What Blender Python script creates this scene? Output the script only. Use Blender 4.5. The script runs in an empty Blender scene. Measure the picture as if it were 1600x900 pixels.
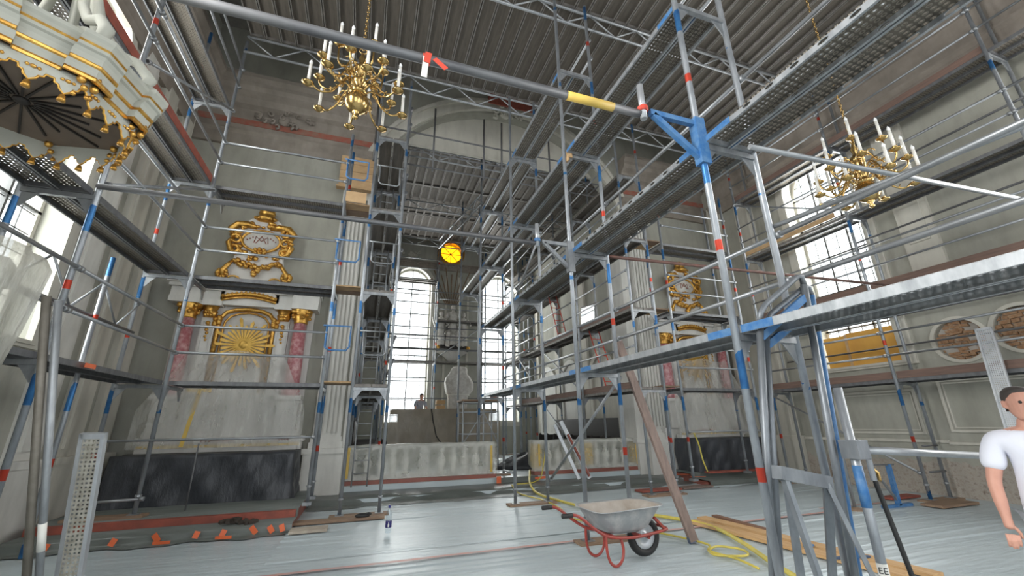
import bpy, bmesh, math, random
from mathutils import Vector, Matrix, Quaternion
from mathutils.geometry import tessellate_polygon
random.seed(7)
D = bpy.data
S = bpy.context.scene
COL = S.collection
PI = math.pi

# ------------------------------------------------------------------ camera, sky, lamps, exposure
cam_d = D.cameras.new('camera'); cam = D.objects.new('camera', cam_d); COL.objects.link(cam)
_yaw, _pitch, _roll = math.radians(19.01), math.radians(18.13), math.radians(-0.84)
_f = Vector((math.sin(_yaw)*math.cos(_pitch), math.cos(_yaw)*math.cos(_pitch), math.sin(_pitch)))
_r = Vector((math.cos(_yaw), -math.sin(_yaw), 0)); _u = _r.cross(_f)
_r2 = math.cos(_roll)*_r + math.sin(_roll)*_u; _u2 = -math.sin(_roll)*_r + math.cos(_roll)*_u
cam.matrix_world = Matrix(((_r2.x, _u2.x, -_f.x, 0), (_r2.y, _u2.y, -_f.y, 0), (_r2.z, _u2.z, -_f.z, 1.6), (0, 0, 0, 1)))
cam_d.sensor_width = 36; cam_d.lens = 36*648.8/1600; cam_d.clip_start = .05; cam_d.clip_end = 200
S.camera = cam
world = D.worlds.new('overcast_sky'); S.world = world; world.use_nodes = True
_bg = world.node_tree.nodes['Background']; _bg.inputs[0].default_value = (.93, .97, 1, 1); _bg.inputs[1].default_value = 1.75
S.view_settings.view_transform = 'Standard'; S.view_settings.look = 'None'
S.view_settings.gamma = 1; S.view_settings.use_curve_mapping = False
S.view_settings.exposure = 1.2

def area_light(name, loc, direction, sx, sy, power, color=(1, .98, .95)):
    l = D.lights.new(name, 'AREA'); l.shape = 'RECTANGLE'; l.size = sx; l.size_y = sy; l.energy = power; l.color = color
    o = D.objects.new(name, l); COL.objects.link(o); o.location = loc
    o.rotation_euler = Vector(direction).to_track_quat('-Z', 'Y').to_euler(); o['kind'] = 'helper'
    return o
# daylight: just outside the tall windows
area_light('daylight_right_window', (12.9, 7.3, 6.3), (-1, -.1, -.25), 1.9, 6, 260)
area_light('daylight_left_window', (-5.9, 7.2, 6.3), (1, -.1, -.25), 1.9, 6, 260)
area_light('daylight_choir_window', (1.75, 21.4, 5.6), (0, -1, -.2), 1.9, 7, 240)
area_light('daylight_choir_window', (6.35, 21.4, 5.6), (0, -1, -.2), 1.9, 7, 240)
area_light('daylight_nave_fill', (-6.2, 1.0, 6.3), (1, .25, -.2), 2.2, 6, 420)  # added fill pair, outside nave openings that are out of view
area_light('daylight_nave_fill', (13.2, 0.6, 6.3), (-1, .25, -.2), 2.2, 6, 420)

# ------------------------------------------------------------------ materials
MATS = {}
def nd(nt, t, **kw):
    n = nt.nodes.new(t)
    for k, v in kw.items():
        if k.startswith('i_'):
            n.inputs[k[2:]].default_value = v
        else:
            setattr(n, k, v)
    return n
def coords(nt, scale=(1, 1, 1), which='Object'):
    t = nd(nt, 'ShaderNodeTexCoord'); m = nd(nt, 'ShaderNodeMapping'); m.inputs['Scale'].default_value = scale
    nt.links.new(t.outputs[which], m.inputs['Vector']); return m.outputs[0]
def ramp(nt, fac, stops):
    r = nd(nt, 'ShaderNodeValToRGB'); el = r.color_ramp.elements
    while len(el) < len(stops): el.new(.5)
    for e, (p, c) in zip(el, stops): e.position = p; e.color = (*c, 1)
    nt.links.new(fac, r.inputs[0]); return r.outputs[0]
def noise(nt, vec, scale, detail=4, rough=.6):
    n = nd(nt, 'ShaderNodeTexNoise'); n.inputs['Scale'].default_value = scale; n.inputs['Detail'].default_value = detail; n.inputs['Roughness'].default_value = rough
    nt.links.new(vec, n.inputs['Vector']); return n.outputs[0]
def mix(nt, fac, a, b, mode='MIX'):
    m = nd(nt, 'ShaderNodeMix', data_type='RGBA', blend_type=mode)
    if hasattr(fac, 'links'): nt.links.new(fac, m.inputs[0])
    else: m.inputs[0].default_value = fac
    for s, k in ((a, 6), (b, 7)):
        if hasattr(s, 'links'): nt.links.new(s, m.inputs[k])
        else: m.inputs[k].default_value = (*s, 1)
    return m.outputs[2]
def bump(nt, bsdf, h, strength=.3, dist=.02):
    b = nd(nt, 'ShaderNodeBump'); b.inputs['Strength'].default_value = strength; b.inputs['Distance'].default_value = dist
    nt.links.new(h, b.inputs['Height']); nt.links.new(b.outputs[0], bsdf.inputs['Normal'])
def mat(name, c1, c2=None, scale=6, rough=.6, metal=0, bmp=0, bdist=.02, stretch=(1, 1, 1), lo=.35, hi=.65, spec=.5, which='Object', detail=4):
    if name in MATS: return MATS[name]
    m = D.materials.new(name); m.use_nodes = True; nt = m.node_tree; b = nt.nodes['Principled BSDF']
    b.inputs['Roughness'].default_value = rough; b.inputs['Metallic'].default_value = metal; b.inputs['Specular IOR Level'].default_value = spec
    if c2 is None: c2 = tuple(x*.82 for x in c1)
    v = coords(nt, stretch, which); n = noise(nt, v, scale, detail)
    nt.links.new(ramp(nt, n, [(lo, c1), (hi, c2)]), b.inputs['Base Color'])
    if bmp: bump(nt, b, n, bmp, bdist)
    MATS[name] = m; return m

def plaster(name, c1, c2, low=None):
    m = mat(name, c1, c2, scale=1.3, rough=.85, detail=6)
    nt = m.node_tree; b = nt.nodes['Principled BSDF']
    src = b.inputs['Base Color'].links[0].from_socket
    v = coords(nt, (1, 1, .25)); st = noise(nt, v, 3.5, 5)
    c = mix(nt, ramp(nt, st, [(.45, (0, 0, 0)), (.8, (.5, .5, .5))]), src, tuple(x*.62 for x in c2))
    if low:   # bare damp masonry near the floor, ragged edge
        g = nd(nt, 'ShaderNodeNewGeometry'); sx = nd(nt, 'ShaderNodeSeparateXYZ'); nt.links.new(g.outputs['Position'], sx.inputs[0])
        rag = noise(nt, coords(nt, (1, 1, 1)), 2.2, 6)
        a = nd(nt, 'ShaderNodeMath', operation='MULTIPLY_ADD'); nt.links.new(rag, a.inputs[0]); a.inputs[1].default_value = 1.1; a.inputs[2].default_value = .15
        d = nd(nt, 'ShaderNodeMath', operation='LESS_THAN'); nt.links.new(sx.outputs[2], d.inputs[0]); nt.links.new(a.outputs[0], d.inputs[1])
        bare = ramp(nt, noise(nt, coords(nt), 9, 8, .7), [(.3, low[0]), (.52, low[1]), (.7, low[2])])
        c = mix(nt, d.outputs[0], c, bare)
    nt.links.new(c, b.inputs['Base Color'])
    bump(nt, b, noise(nt, coords(nt), 14, 6), .12, .02)
    return m
M_WALL = plaster('wall_plaster', (.40, .395, .345), (.355, .35, .30))
M_WALLR = plaster('wall_plaster_bare_foot', (.40, .395, .345), (.35, .345, .295), ((.30, .24, .19), (.42, .38, .33), (.20, .15, .12)))
M_TRIM = plaster('trim_plaster', (.60, .58, .51), (.54, .52, .46))
M_WHITE = plaster('white_limewash', (.68, .67, .63), (.62, .61, .57))
M_CORN = plaster('cornice_dirty', (.33, .29, .25), (.23, .20, .17))
M_REDTRIM = mat('red_faded_band', (.34, .10, .07), (.28, .16, .12), scale=5, rough=.9)
M_ALT = plaster('altar_stucco', (.74, .73, .70), (.64, .63, .60))
M_CEIL = mat('ceiling_plaster', (.35, .33, .30), rough=.9)

def galv(name, c1, c2, blue=False, rough=.42):
    m = mat(name, c1, c2, scale=9, rough=rough, metal=.55, stretch=(1, 1, .35), lo=.3, hi=.7)
    if blue:
        nt = m.node_tree; b = nt.nodes['Principled BSDF']; src = b.inputs['Base Color'].links[0].from_socket
        g = nd(nt, 'ShaderNodeNewGeometry'); sx = nd(nt, 'ShaderNodeSeparateXYZ'); nt.links.new(g.outputs['Position'], sx.inputs[0])
        # frames two metres high: worn blue paint marks round every joint, a few red ones
        off = nd(nt, 'ShaderNodeMath', operation='SUBTRACT'); nt.links.new(sx.outputs[2], off.inputs[0]); off.inputs[1].default_value = 1.86
        mo = nd(nt, 'ShaderNodeMath', operation='FLOORED_MODULO'); nt.links.new(off.outputs[0], mo.inputs[0]); mo.inputs[1].default_value = 2.03
        nz = noise(nt, coords(nt, (1, 1, 1)), 5, 5)
        oi = nd(nt, 'ShaderNodeObjectInfo')
        ad = nd(nt, 'ShaderNodeMath', operation='MULTIPLY_ADD'); nt.links.new(nz, ad.inputs[0]); ad.inputs[1].default_value = .5; nt.links.new(mo.outputs[0], ad.inputs[2])
        ln = nd(nt, 'ShaderNodeMath', operation='MULTIPLY_ADD'); nt.links.new(oi.outputs['Random'], ln.inputs[0]); ln.inputs[1].default_value = .5; ln.inputs[2].default_value = .2
        lt = nd(nt, 'ShaderNodeMath', operation='LESS_THAN'); nt.links.new(ad.outputs[0], lt.inputs[0]); nt.links.new(ln.outputs[0], lt.inputs[1])
        bl = ramp(nt, nz, [(.32, (.025, .10, .28)), (.58, (.05, .19, .42)), (.72, (.26, .32, .40))])
        c = mix(nt, lt.outputs[0], src, bl)
        r1 = nd(nt, 'ShaderNodeMath', operation='COMPARE'); nt.links.new(mo.outputs[0], r1.inputs[0]); r1.inputs[1].default_value = 1.35; r1.inputs[2].default_value = .055
        r2 = nd(nt, 'ShaderNodeMath', operation='GREATER_THAN'); nt.links.new(oi.outputs['Random'], r2.inputs[0]); r2.inputs[1].default_value = .68
        r3 = nd(nt, 'ShaderNodeMath', operation='MULTIPLY'); nt.links.new(r1.outputs[0], r3.inputs[0]); nt.links.new(r2.outputs[0], r3.inputs[1])
        c = mix(nt, r3.outputs[0], c, (.62, .07, .04))
        nt.links.new(c, b.inputs['Base Color'])
    return m
M_POST = galv('galvanised_post_blue_marks', (.45, .475, .505), (.26, .28, .305), True)
M_MID = galv('weathered_grey_steel', (.27, .29, .31), (.165, .18, .20), rough=.45)
M_STEEL = galv('galvanised_steel', (.38, .395, .41), (.23, .245, .26))
M_PALE = galv('bright_zinc', (.58, .60, .62), (.40, .42, .45), rough=.38)
M_DARKSTEEL = galv('dull_steel', (.21, .215, .22), (.13, .13, .14), rough=.55)
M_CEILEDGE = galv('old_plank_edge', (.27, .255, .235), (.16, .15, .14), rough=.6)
M_PLANK = galv('zinc_plank_edge', (.50, .52, .54), (.28, .30, .32), rough=.4)
M_BLUE = mat('blue_paint', (.03, .14, .36), (.10, .22, .40), scale=12, rough=.5)
M_REDP = mat('red_paint_mark', (.65, .08, .05), rough=.5)
M_RUSTTUBE = mat('brown_rusty_tube', (.20, .10, .08), (.13, .08, .07), scale=9, rough=.6, metal=.2)
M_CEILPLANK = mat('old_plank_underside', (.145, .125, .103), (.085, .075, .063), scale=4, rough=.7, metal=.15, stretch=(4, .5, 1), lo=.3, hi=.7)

def perforated():
    m = D.materials.new('perforated_deck_sheet'); m.use_nodes = True; nt = m.node_tree; b = nt.nodes['Principled BSDF']
    b.inputs['Roughness'].default_value = .55; b.inputs['Metallic'].default_value = .35
    v = coords(nt, (1, 1, 1)); n = noise(nt, v, 3, 4)
    nt.links.new(ramp(nt, n, [(.35, (.17, .145, .115)), (.68, (.09, .08, .07))]), b.inputs['Base Color'])
    base_socket = b.inputs['Base Color'].links[0].from_socket
    # staggered rows of round holes, 32 x 26 mm apart
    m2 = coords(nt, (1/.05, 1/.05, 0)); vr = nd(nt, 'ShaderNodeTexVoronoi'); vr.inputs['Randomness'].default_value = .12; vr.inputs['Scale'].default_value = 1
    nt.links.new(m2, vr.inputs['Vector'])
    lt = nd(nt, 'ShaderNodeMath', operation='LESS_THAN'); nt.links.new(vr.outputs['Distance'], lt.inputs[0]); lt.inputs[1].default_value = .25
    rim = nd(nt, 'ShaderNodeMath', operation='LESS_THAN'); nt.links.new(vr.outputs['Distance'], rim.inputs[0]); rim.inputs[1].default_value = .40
    nt.links.new(mix(nt, rim.outputs[0], base_socket, (.29, .26, .215)), b.inputs['Base Color'])  # lighter rings paint in the light caught by the raised hole edges
    tr = nd(nt, 'ShaderNodeBsdfTransparent'); mx = nd(nt, 'ShaderNodeMixShader')
    nt.links.new(lt.outputs[0], mx.inputs[0]); nt.links.new(b.outputs[0], mx.inputs[1]); nt.links.new(tr.outputs[0], mx.inputs[2])
    nt.links.new(mx.outputs[0], nt.nodes['Material Output'].inputs[0]); return m
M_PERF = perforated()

def wood(name, c1, c2, axis=0, rough=.7):
    st = [7, 7, 7]; st[axis] = .6
    return mat(name, c1, c2, scale=3.5, rough=rough, stretch=tuple(st), bmp=.25, bdist=.004, lo=.3, hi=.7, detail=6)
M_WOODX = wood('weathered_board', (.33, .22, .14), (.20, .13, .09), 0)
M_WOODY = wood('brown_board_y', (.22, .135, .105), (.13, .085, .07), 1)
M_LEAN = wood('grey_brown_timber', (.26, .19, .16), (.16, .115, .10), 2)
M_FRESH = wood('fresh_board', (.62, .40, .20), (.48, .28, .12), 1)
M_PLY = mat('ochre_plywood', (.66, .36, .07), (.58, .30, .06), scale=2, rough=.6, stretch=(1, 1, .3))
M_PLYPALE = mat('pale_plywood', (.55, .37, .20), (.42, .27, .14), scale=3, rough=.7)
M_REDWOOD = mat('red_painted_wood', (.36, .09, .06), (.24, .07, .05), scale=6, rough=.65)
M_REDMARBLE = mat('red_marble_step', (.33, .11, .08), (.24, .09, .07), scale=3, rough=.45)
M_PINKMARBLE = mat('pink_marble', (.40, .13, .15), (.62, .38, .38), scale=11, rough=.3, lo=.42, hi=.66, detail=8)
M_GOLD = mat('gilding', (.80, .48, .12), (.50, .25, .05), scale=14, rough=.32, metal=.82, bmp=.35, bdist=.02)
M_GOLDFLAT = mat('gilded_rays', (.80, .52, .14), (.55, .33, .07), scale=6, rough=.4, metal=.7)
M_BRASS = mat('brass', (.62, .43, .18), (.40, .26, .09), scale=5, rough=.22, metal=.95)
M_CANDLE = mat('ivory_candle', (.80, .79, .74), (.75, .73, .68), rough=.5)
M_BULB = mat('clear_bulb', (.85, .86, .86), rough=.12)
M_CANOPY = plaster('canopy_paint', (.47, .475, .42), (.40, .40, .35))
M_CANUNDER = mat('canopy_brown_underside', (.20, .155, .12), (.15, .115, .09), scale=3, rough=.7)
M_BLACK = mat('black_rubber', (.02, .02, .02), rough=.6)
M_REDMETAL = mat('red_enamel', (.36, .05, .035), (.28, .05, .04), scale=10, rough=.4)
M_TRAY = mat('mortar_stained_zinc', (.36, .37, .38), (.52, .51, .50), scale=7, rough=.5, metal=.45, detail=8, lo=.45, hi=.7)
M_TRAYIN = mat('mortar_crust', (.36, .31, .26), (.46, .42, .38), scale=5, rough=.85)
M_RED = mat('red_cloth', (.42, .05, .03), (.35, .05, .04), rough=.8)
M_ORTAPE = mat('orange_tape', (.80, .16, .05), (.70, .14, .05), rough=.45)
M_PINKTAPE = mat('worn_orange_tape', (.62, .30, .25), (.52, .38, .36), scale=4, rough=.55)
M_YELTAPE = mat('yellow_tape', (.72, .50, .10), (.62, .42, .10), rough=.5)
M_HOSE = mat('yellow_hose', (.72, .58, .10), (.55, .47, .10), rough=.45)
M_MUNTIN = mat('dark_window_bar', (.10, .10, .10), rough=.6)
M_BLACKFILM = mat('black_film', (.028, .031, .038), (.060, .064, .074), scale=3.2, rough=.42, stretch=(1, 1, .35), bmp=.8, bdist=.06, detail=7)
M_DARK = mat('dark_stall_wood', (.03, .025, .022), rough=.6)
M_STONE = mat('white_statue', (.74, .72, .68), (.52, .49, .45), scale=7, rough=.7)
M_SKIN = mat('skin', (.58, .30, .22), (.52, .26, .19), rough=.55)
M_SHIRT = mat('white_tshirt', (.72, .73, .80), (.66, .67, .75), scale=3, rough=.9)
M_HAIR = mat('dark_hair', (.05, .04, .035), rough=.7)
M_TROUSER = mat('grey_trousers', (.42, .43, .46), rough=.9)
M_GREYSHIRT = mat('grey_shirt', (.30, .31, .36), rough=.9)
M_BRICK = mat('exposed_rubble_brick', (.34, .17, .08), (.46, .33, .22), scale=9, rough=.95, bmp=.9, bdist=.06, detail=8)
M_PUTTY = mat('grey_patch_mortar', (.50, .47, .43), rough=.9)
M_PICT = mat('dull_picture', (.16, .15, .15), (.28, .27, .26), scale=3, rough=.5)

def tarp(name, c1, c2, sx=(.35, 2.2, 1)):
    m = mat(name, c1, c2, scale=1.2, rough=.36, stretch=sx, lo=.3, hi=.75, detail=6, spec=.35)
    nt = m.node_tree; b = nt.nodes['Principled BSDF']
    h = noise(nt, coords(nt, (sx[0]*1.5, sx[1]*1.8, 1)), 2.6, 6, .55); bump(nt, b, h, .5, .05); return m
M_TARP = tarp('grey_sheet', (.45, .52, .55), (.56, .625, .65))
M_TARPD = tarp('dark_green_sheet', (.115, .13, .12), (.20, .215, .205), (.5, 1.6, 2))

def film(name, tint, opac, wr=(2.2, 2.2, .5), rough=.3):
    m = D.materials.new(name); m.use_nodes = True; nt = m.node_tree; b = nt.nodes['Principled BSDF']
    b.inputs['Base Color'].default_value = (*tint, 1); b.inputs['Roughness'].default_value = rough
    n = noise(nt, coords(nt, wr), 2.5, 5); bump(nt, b, n, .7, .06)
    tr = nd(nt, 'ShaderNodeBsdfTransparent'); mx = nd(nt, 'ShaderNodeMixShader')
    r = ramp(nt, noise(nt, coords(nt, wr), 1.8, 6), [(.35, (opac*.75,)*3), (.62, (opac,)*3), (.72, (min(1, opac*1.5),)*3)])
    nt.links.new(r, mx.inputs[0]); nt.links.new(tr.outputs[0], mx.inputs[1]); nt.links.new(b.outputs[0], mx.inputs[2])
    nt.links.new(mx.outputs[0], nt.nodes['Material Output'].inputs[0]); return m
M_FILM = film('clear_dust_film', (.66, .65, .61), .40)
M_FILMTHICK = film('milky_film', (.62, .63, .57), .44, (1.5, 1.5, 1.5))
M_FILMBROWN = film('brownish_film', (.36, .30, .22), .85, (1, 1, .6))
M_FILMPULPIT = film('pulpit_film', (.50, .49, .43), .74, (2.5, 2.5, .5))
def glass(name, tint=(1, 1, 1), k=.10):
    m = D.materials.new(name); m.use_nodes = True; nt = m.node_tree; nt.nodes.remove(nt.nodes['Principled BSDF'])
    tr = nd(nt, 'ShaderNodeBsdfTransparent'); tr.inputs[0].default_value = (*tint, 1)
    gl = nd(nt, 'ShaderNodeBsdfGlossy'); gl.inputs['Roughness'].default_value = .08
    mx = nd(nt, 'ShaderNodeMixShader'); mx.inputs[0].default_value = k
    nt.links.new(tr.outputs[0], mx.inputs[1]); nt.links.new(gl.outputs[0], mx.inputs[2]); nt.links.new(mx.outputs[0], nt.nodes['Material Output'].inputs[0]); return m
M_GLASS = glass('window_glass', (.93, .97, .97)); M_AMBER = glass('amber_glass', (1, .58, .07), .04); M_PET = glass('clear_bottle', (.88, .93, .96), .16)

# ------------------------------------------------------------------ helpers
W = {}
def link(o, parent, world):
    COL.objects.link(o)
    if parent is None: o.matrix_world = world
    else:
        o.parent = parent; o.matrix_basis = W[parent.name].inverted() @ world
    W[o.name] = world.copy(); return o
def tag(o, label, cat, group=None, kind=None):
    if label: o['label'] = label
    if cat: o['category'] = cat
    if group: o['group'] = group
    if kind: o['kind'] = kind
    return o
def thing(name, label, cat, loc=(0, 0, 0), group=None, kind=None):
    return tag(link(D.objects.new(name, None), None, Matrix.Translation(loc)), label, cat, group, kind)
def put(name, bm, m, parent=None, smooth=False, recentre=True):
    """links a bmesh given in world coordinates as ONE object"""
    if recentre and len(bm.verts):
        lo = [min(v.co[i] for v in bm.verts) for i in range(3)]; hi = [max(v.co[i] for v in bm.verts) for i in range(3)]
        c = Vector(((lo[0]+hi[0])/2, (lo[1]+hi[1])/2, lo[2]))
    else: c = Vector((0, 0, 0))
    for v in bm.verts: v.co -= c
    me = D.meshes.new(name); bm.to_mesh(me); bm.free()
    if smooth:
        for p in me.polygons: p.use_smooth = True
    for mm in (m if isinstance(m, (list, tuple)) else [m]): me.materials.append(mm)
    return link(D.objects.new(name, me), parent, Matrix.Translation(c))
def B(): return bmesh.new()
def box(bm, x0, x1, y0, y1, z0, z1, mi=0):
    vs = [bm.verts.new((x, y, z)) for x in (x0, x1) for y in (y0, y1) for z in (z0, z1)]
    for q in ((0, 1, 3, 2), (4, 6, 7, 5), (0, 4, 5, 1), (2, 3, 7, 6), (0, 2, 6, 4), (1, 5, 7, 3)):
        bm.faces.new([vs[i] for i in q]).material_index = mi
    return vs
def obox(bm, c, ax, ay, az):
    """oriented box: centre and three half-axis vectors"""
    c, ax, ay, az = map(Vector, (c, ax, ay, az))
    vs = [bm.verts.new(c + i*ax + j*ay + k*az) for i in (-1, 1) for j in (-1, 1) for k in (-1, 1)]
    for q in ((0, 1, 3, 2), (4, 6, 7, 5), (0, 4, 5, 1), (2, 3, 7, 6), (0, 2, 6, 4), (1, 5, 7, 3)): bm.faces.new([vs[i] for i in q])
def beam(bm, p0, p1, w, h, up=(0, 0, 1)):
    p0, p1 = Vector(p0), Vector(p1); d = (p1-p0); a = d.normalized(); s = a.cross(Vector(up)).normalized(); u = s.cross(a)
    obox(bm, (p0+p1)/2, d/2, s*w/2, u*h/2)
def rings(bm, rr, closed_path=False, cap=True, mi=0):
    n = len(rr[0]); m = len(rr)
    for i in range(m if closed_path else m-1):
        a, b = rr[i], rr[(i+1) % m]
        for k in range(n): bm.faces.new((a[k], a[(k+1) % n], b[(k+1) % n], b[k])).material_index = mi
    if cap and not closed_path:
        bm.faces.new(rr[0][::-1]); bm.faces.new(rr[-1])
def sweep(bm, pts, r, n=8, closed=False):
    pts = [Vector(p) for p in pts]; m = len(pts); rr = []; pu = None
    for i, p in enumerate(pts):
        a = pts[(i-1) % m] if (i or closed) else p; b = pts[(i+1) % m] if (i < m-1 or closed) else p
        t = (b-a).normalized()
        if pu is None:
            pu = Vector((0, 0, 1)) if abs(t.z) < .9 else Vector((1, 0, 0))
        s = t.cross(pu).normalized(); u = s.cross(t).normalized(); pu = u
        ri = r[i] if isinstance(r, (list, tuple)) else r
        rr.append([bm.verts.new(p + ri*(math.cos(2*PI*k/n)*s + math.sin(2*PI*k/n)*u)) for k in range(n)])
    rings(bm, rr, closed)
def cyl(bm, p0, p1, r0, r1=None, n=10): sweep(bm, [p0, p1], [r0, r0 if r1 is None else r1], n)
def lathe(bm, c, prof, n=16, sx=1, sy=1, a0=0):
    rr = []
    for r, z in prof:
        rr.append([bm.verts.new((c[0]+sx*r*math.cos(a0+2*PI*k/n), c[1]+sy*r*math.sin(a0+2*PI*k/n), c[2]+z)) for k in range(n)])
    rings(bm, rr)
def ball(bm, c, r, n=8, sx=1, sy=1, sz=1):
    m = max(4, n//2+1); prof = [(max(.001, r*math.sin(PI*i/m)), -sz*r*math.cos(PI*i/m)) for i in range(m+1)]
    lathe(bm, c, prof, n, sx, sy)
def prism(bm, outer, holes, fn, depth):
    """plate with holes; fn(u, v, w) -> world"""
    loops = [outer] + list(holes)
    flat = [p for l in loops for p in l]
    tris = tessellate_polygon([[Vector((p[0], p[1], 0)) for p in l] for l in loops])
    f = [bm.verts.new(fn(p[0], p[1], 0)) for p in flat]; b = [bm.verts.new(fn(p[0], p[1], depth)) for p in flat]
    for t in tris:
        try: bm.faces.new([f[i] for i in t]); bm.faces.new([b[i] for i in t[::-1]])
        except ValueError: pass
    k = 0
    for l in loops:
        n = len(l)
        for i in range(n):
            i0, i1 = k+i, k+(i+1) % n
            bm.faces.new((f[i0], f[i1], b[i1], b[i0]))
        k += n
    bmesh.ops.recalc_face_normals(bm, faces=bm.faces)
def arch_loop(u0, u1, v0, v1, n=14):
    """door/window outline: straight sides, round head whose crown is v1"""
    r = (u1-u0)/2; c = (u0+u1)/2; s = v1-r
    return [(u0, v0), (u1, v0), (u1, s)] + [(c+r*math.cos(PI*i/n), s+r*math.sin(PI*i/n)) for i in range(1, n)] + [(u0, s)]
def circle_loop(cu, cv, r, n=24, ry=None): return [(cu+r*math.cos(2*PI*i/n), cv+(ry or r)*math.sin(2*PI*i/n)) for i in range(n)]
def rect(u0, u1, v0, v1): return [(u0, v0), (u1, v0), (u1, v1), (u0, v1)]
FX = lambda y0, s=1: (lambda u, v, w: (u, y0+s*w, v))     # plate in an XZ plane, depth along Y
FY = lambda x0, s=1: (lambda u, v, w: (x0+s*w, u, v))     # plate in a YZ plane, depth along X
FZ = lambda z0, s=1: (lambda u, v, w: (u, v, z0+s*w))

TUBES = {}
def tube(name, p0, p1, r, m, parent, ends=False):
    p0, p1 = Vector(p0), Vector(p1); L = (p1-p0).length; key = (round(L, 2), r, m.name, ends)
    if key not in TUBES:
        bm = B(); cyl(bm, (0, 0, 0), (0, 0, L), r, n=10)
        if ends:      # wedge couplers at both ends
            for z in (.03, L-.03): cyl(bm, (0, 0, z-.03), (0, 0, z+.03), r*1.55, n=8)
        me = D.meshes.new(name); bm.to_mesh(me); bm.free()
        for p in me.polygons: p.use_smooth = len(p.vertices) == 4
        me.materials.append(m); TUBES[key] = me
    q = Vector((0, 0, 1)).rotation_difference(p1-p0)
    return link(D.objects.new(name, TUBES[key]), parent, Matrix.Translation(p0) @ q.to_matrix().to_4x4())
def dup(o, delta, parent=None, label=None, rot=None):
    c = o.copy(); w = Matrix.Translation(delta) @ W[o.name]
    link(c, parent, w)
    if label: c['label'] = label
    for ch in [x for x in D.objects if x.parent == o]: dup(ch, delta, c)
    return c

PLANKS = {}
def plank(p, axis, L, parent, style='perf', name='deck_plank', w=.32):
    """steel scaffold plank: sheet on top, folded edges with slots, centre rib; starts at p, runs along axis, width to +side"""
    key = (round(L, 2), style, w)
    if key not in PLANKS:
        bm = B(); t = .072
        g = .0015
        box(bm, g, w-g, 0, L, t-.006, t, 0)
        for x0, x1 in ((g, .008), (w-.008, w-g)):                           # folded edges
            if style == 'near':
                hs = []; k = .35
                while k < L-.3:
                    hs.append([(k+.045*math.cos(2*PI*i/10) * (1), .036+.017*math.sin(2*PI*i/10)) for i in range(10)]); k += .24
                prism(bm, rect(0, L, 0, t), hs, FY(x0), x1-x0)
            else: box(bm, x0, x1, 0, L, 0, t, 1)
        for f in bm.faces:
            if f.calc_center_median().z < t*.9: f.material_index = 1
        box(bm, .008, .026, 0, L, 0, .005, 1); box(bm, w-.026, w-.008, 0, L, 0, .005, 1)   # inward lips
        if style in ('near', 'gang'):                                          # blue paint left at the ends
            for y in (.02, L-.34): box(bm, -.0005, .002, y, y+.32, .001, t-.001, 2)
        for y in (0.0, L-.03): box(bm, .008, w-.008, y, y+.03, .01, t-.006, 1)    # end caps
        me = D.meshes.new(name); bm.to_mesh(me); bm.free()
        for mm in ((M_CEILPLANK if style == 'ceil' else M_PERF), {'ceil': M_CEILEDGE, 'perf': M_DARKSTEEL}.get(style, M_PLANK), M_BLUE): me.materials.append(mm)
        PLANKS[key] = me
    R = Matrix.Identity(4) if axis == 'Y' else Matrix.Rotation(-PI/2, 4, 'Z')
    off = Matrix.Translation(p) if axis == 'Y' else Matrix.Translation((p[0], p[1]+w, p[2]))
    return link(D.objects.new(name, PLANKS[key]), parent, off @ R)

def transom(parent, pa, pb, z):
    a, b = Vector((pa[0], pa[1], z)), Vector((pb[0], pb[1], z)); d = (b-a).normalized(); s = d.cross(Vector((0, 0, 1)))
    key = ('transom', round((b-a).length, 2), round(d.x), round(d.y))
    if key not in TUBES:
        bm = B(); L = (b-a).length
        obox(bm, Vector((0, 0, -.03))+d*L/2, d*L/2, s*.026, Vector((0, 0, .03)))
        for e, sg in ((Vector((0, 0, 0)), 1), (d*L, -1)):                      # gusset plates in the frame corners
            o = e + Vector((0, 0, -.05)); tri = [o, o+d*sg*.20, o+d*sg*.14+Vector((0, 0, -.07)), o+d*sg*.05+Vector((0, 0, -.20)), o+Vector((0, 0, -.20))]
            f = [bm.verts.new(q+s*.006) for q in tri]; g = [bm.verts.new(q-s*.006) for q in tri]
            bm.faces.new(f); bm.faces.new(g[::-1])
            for i in range(5): bm.faces.new((f[i], g[i], g[(i+1) % 5], f[(i+1) % 5]))
        me = D.meshes.new('transom'); bm.to_mesh(me); bm.free(); me.materials.append(M_STEEL); TUBES[key] = me
    return link(D.objects.new('transom', TUBES[key]), parent, Matrix.Translation(a))

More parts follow.
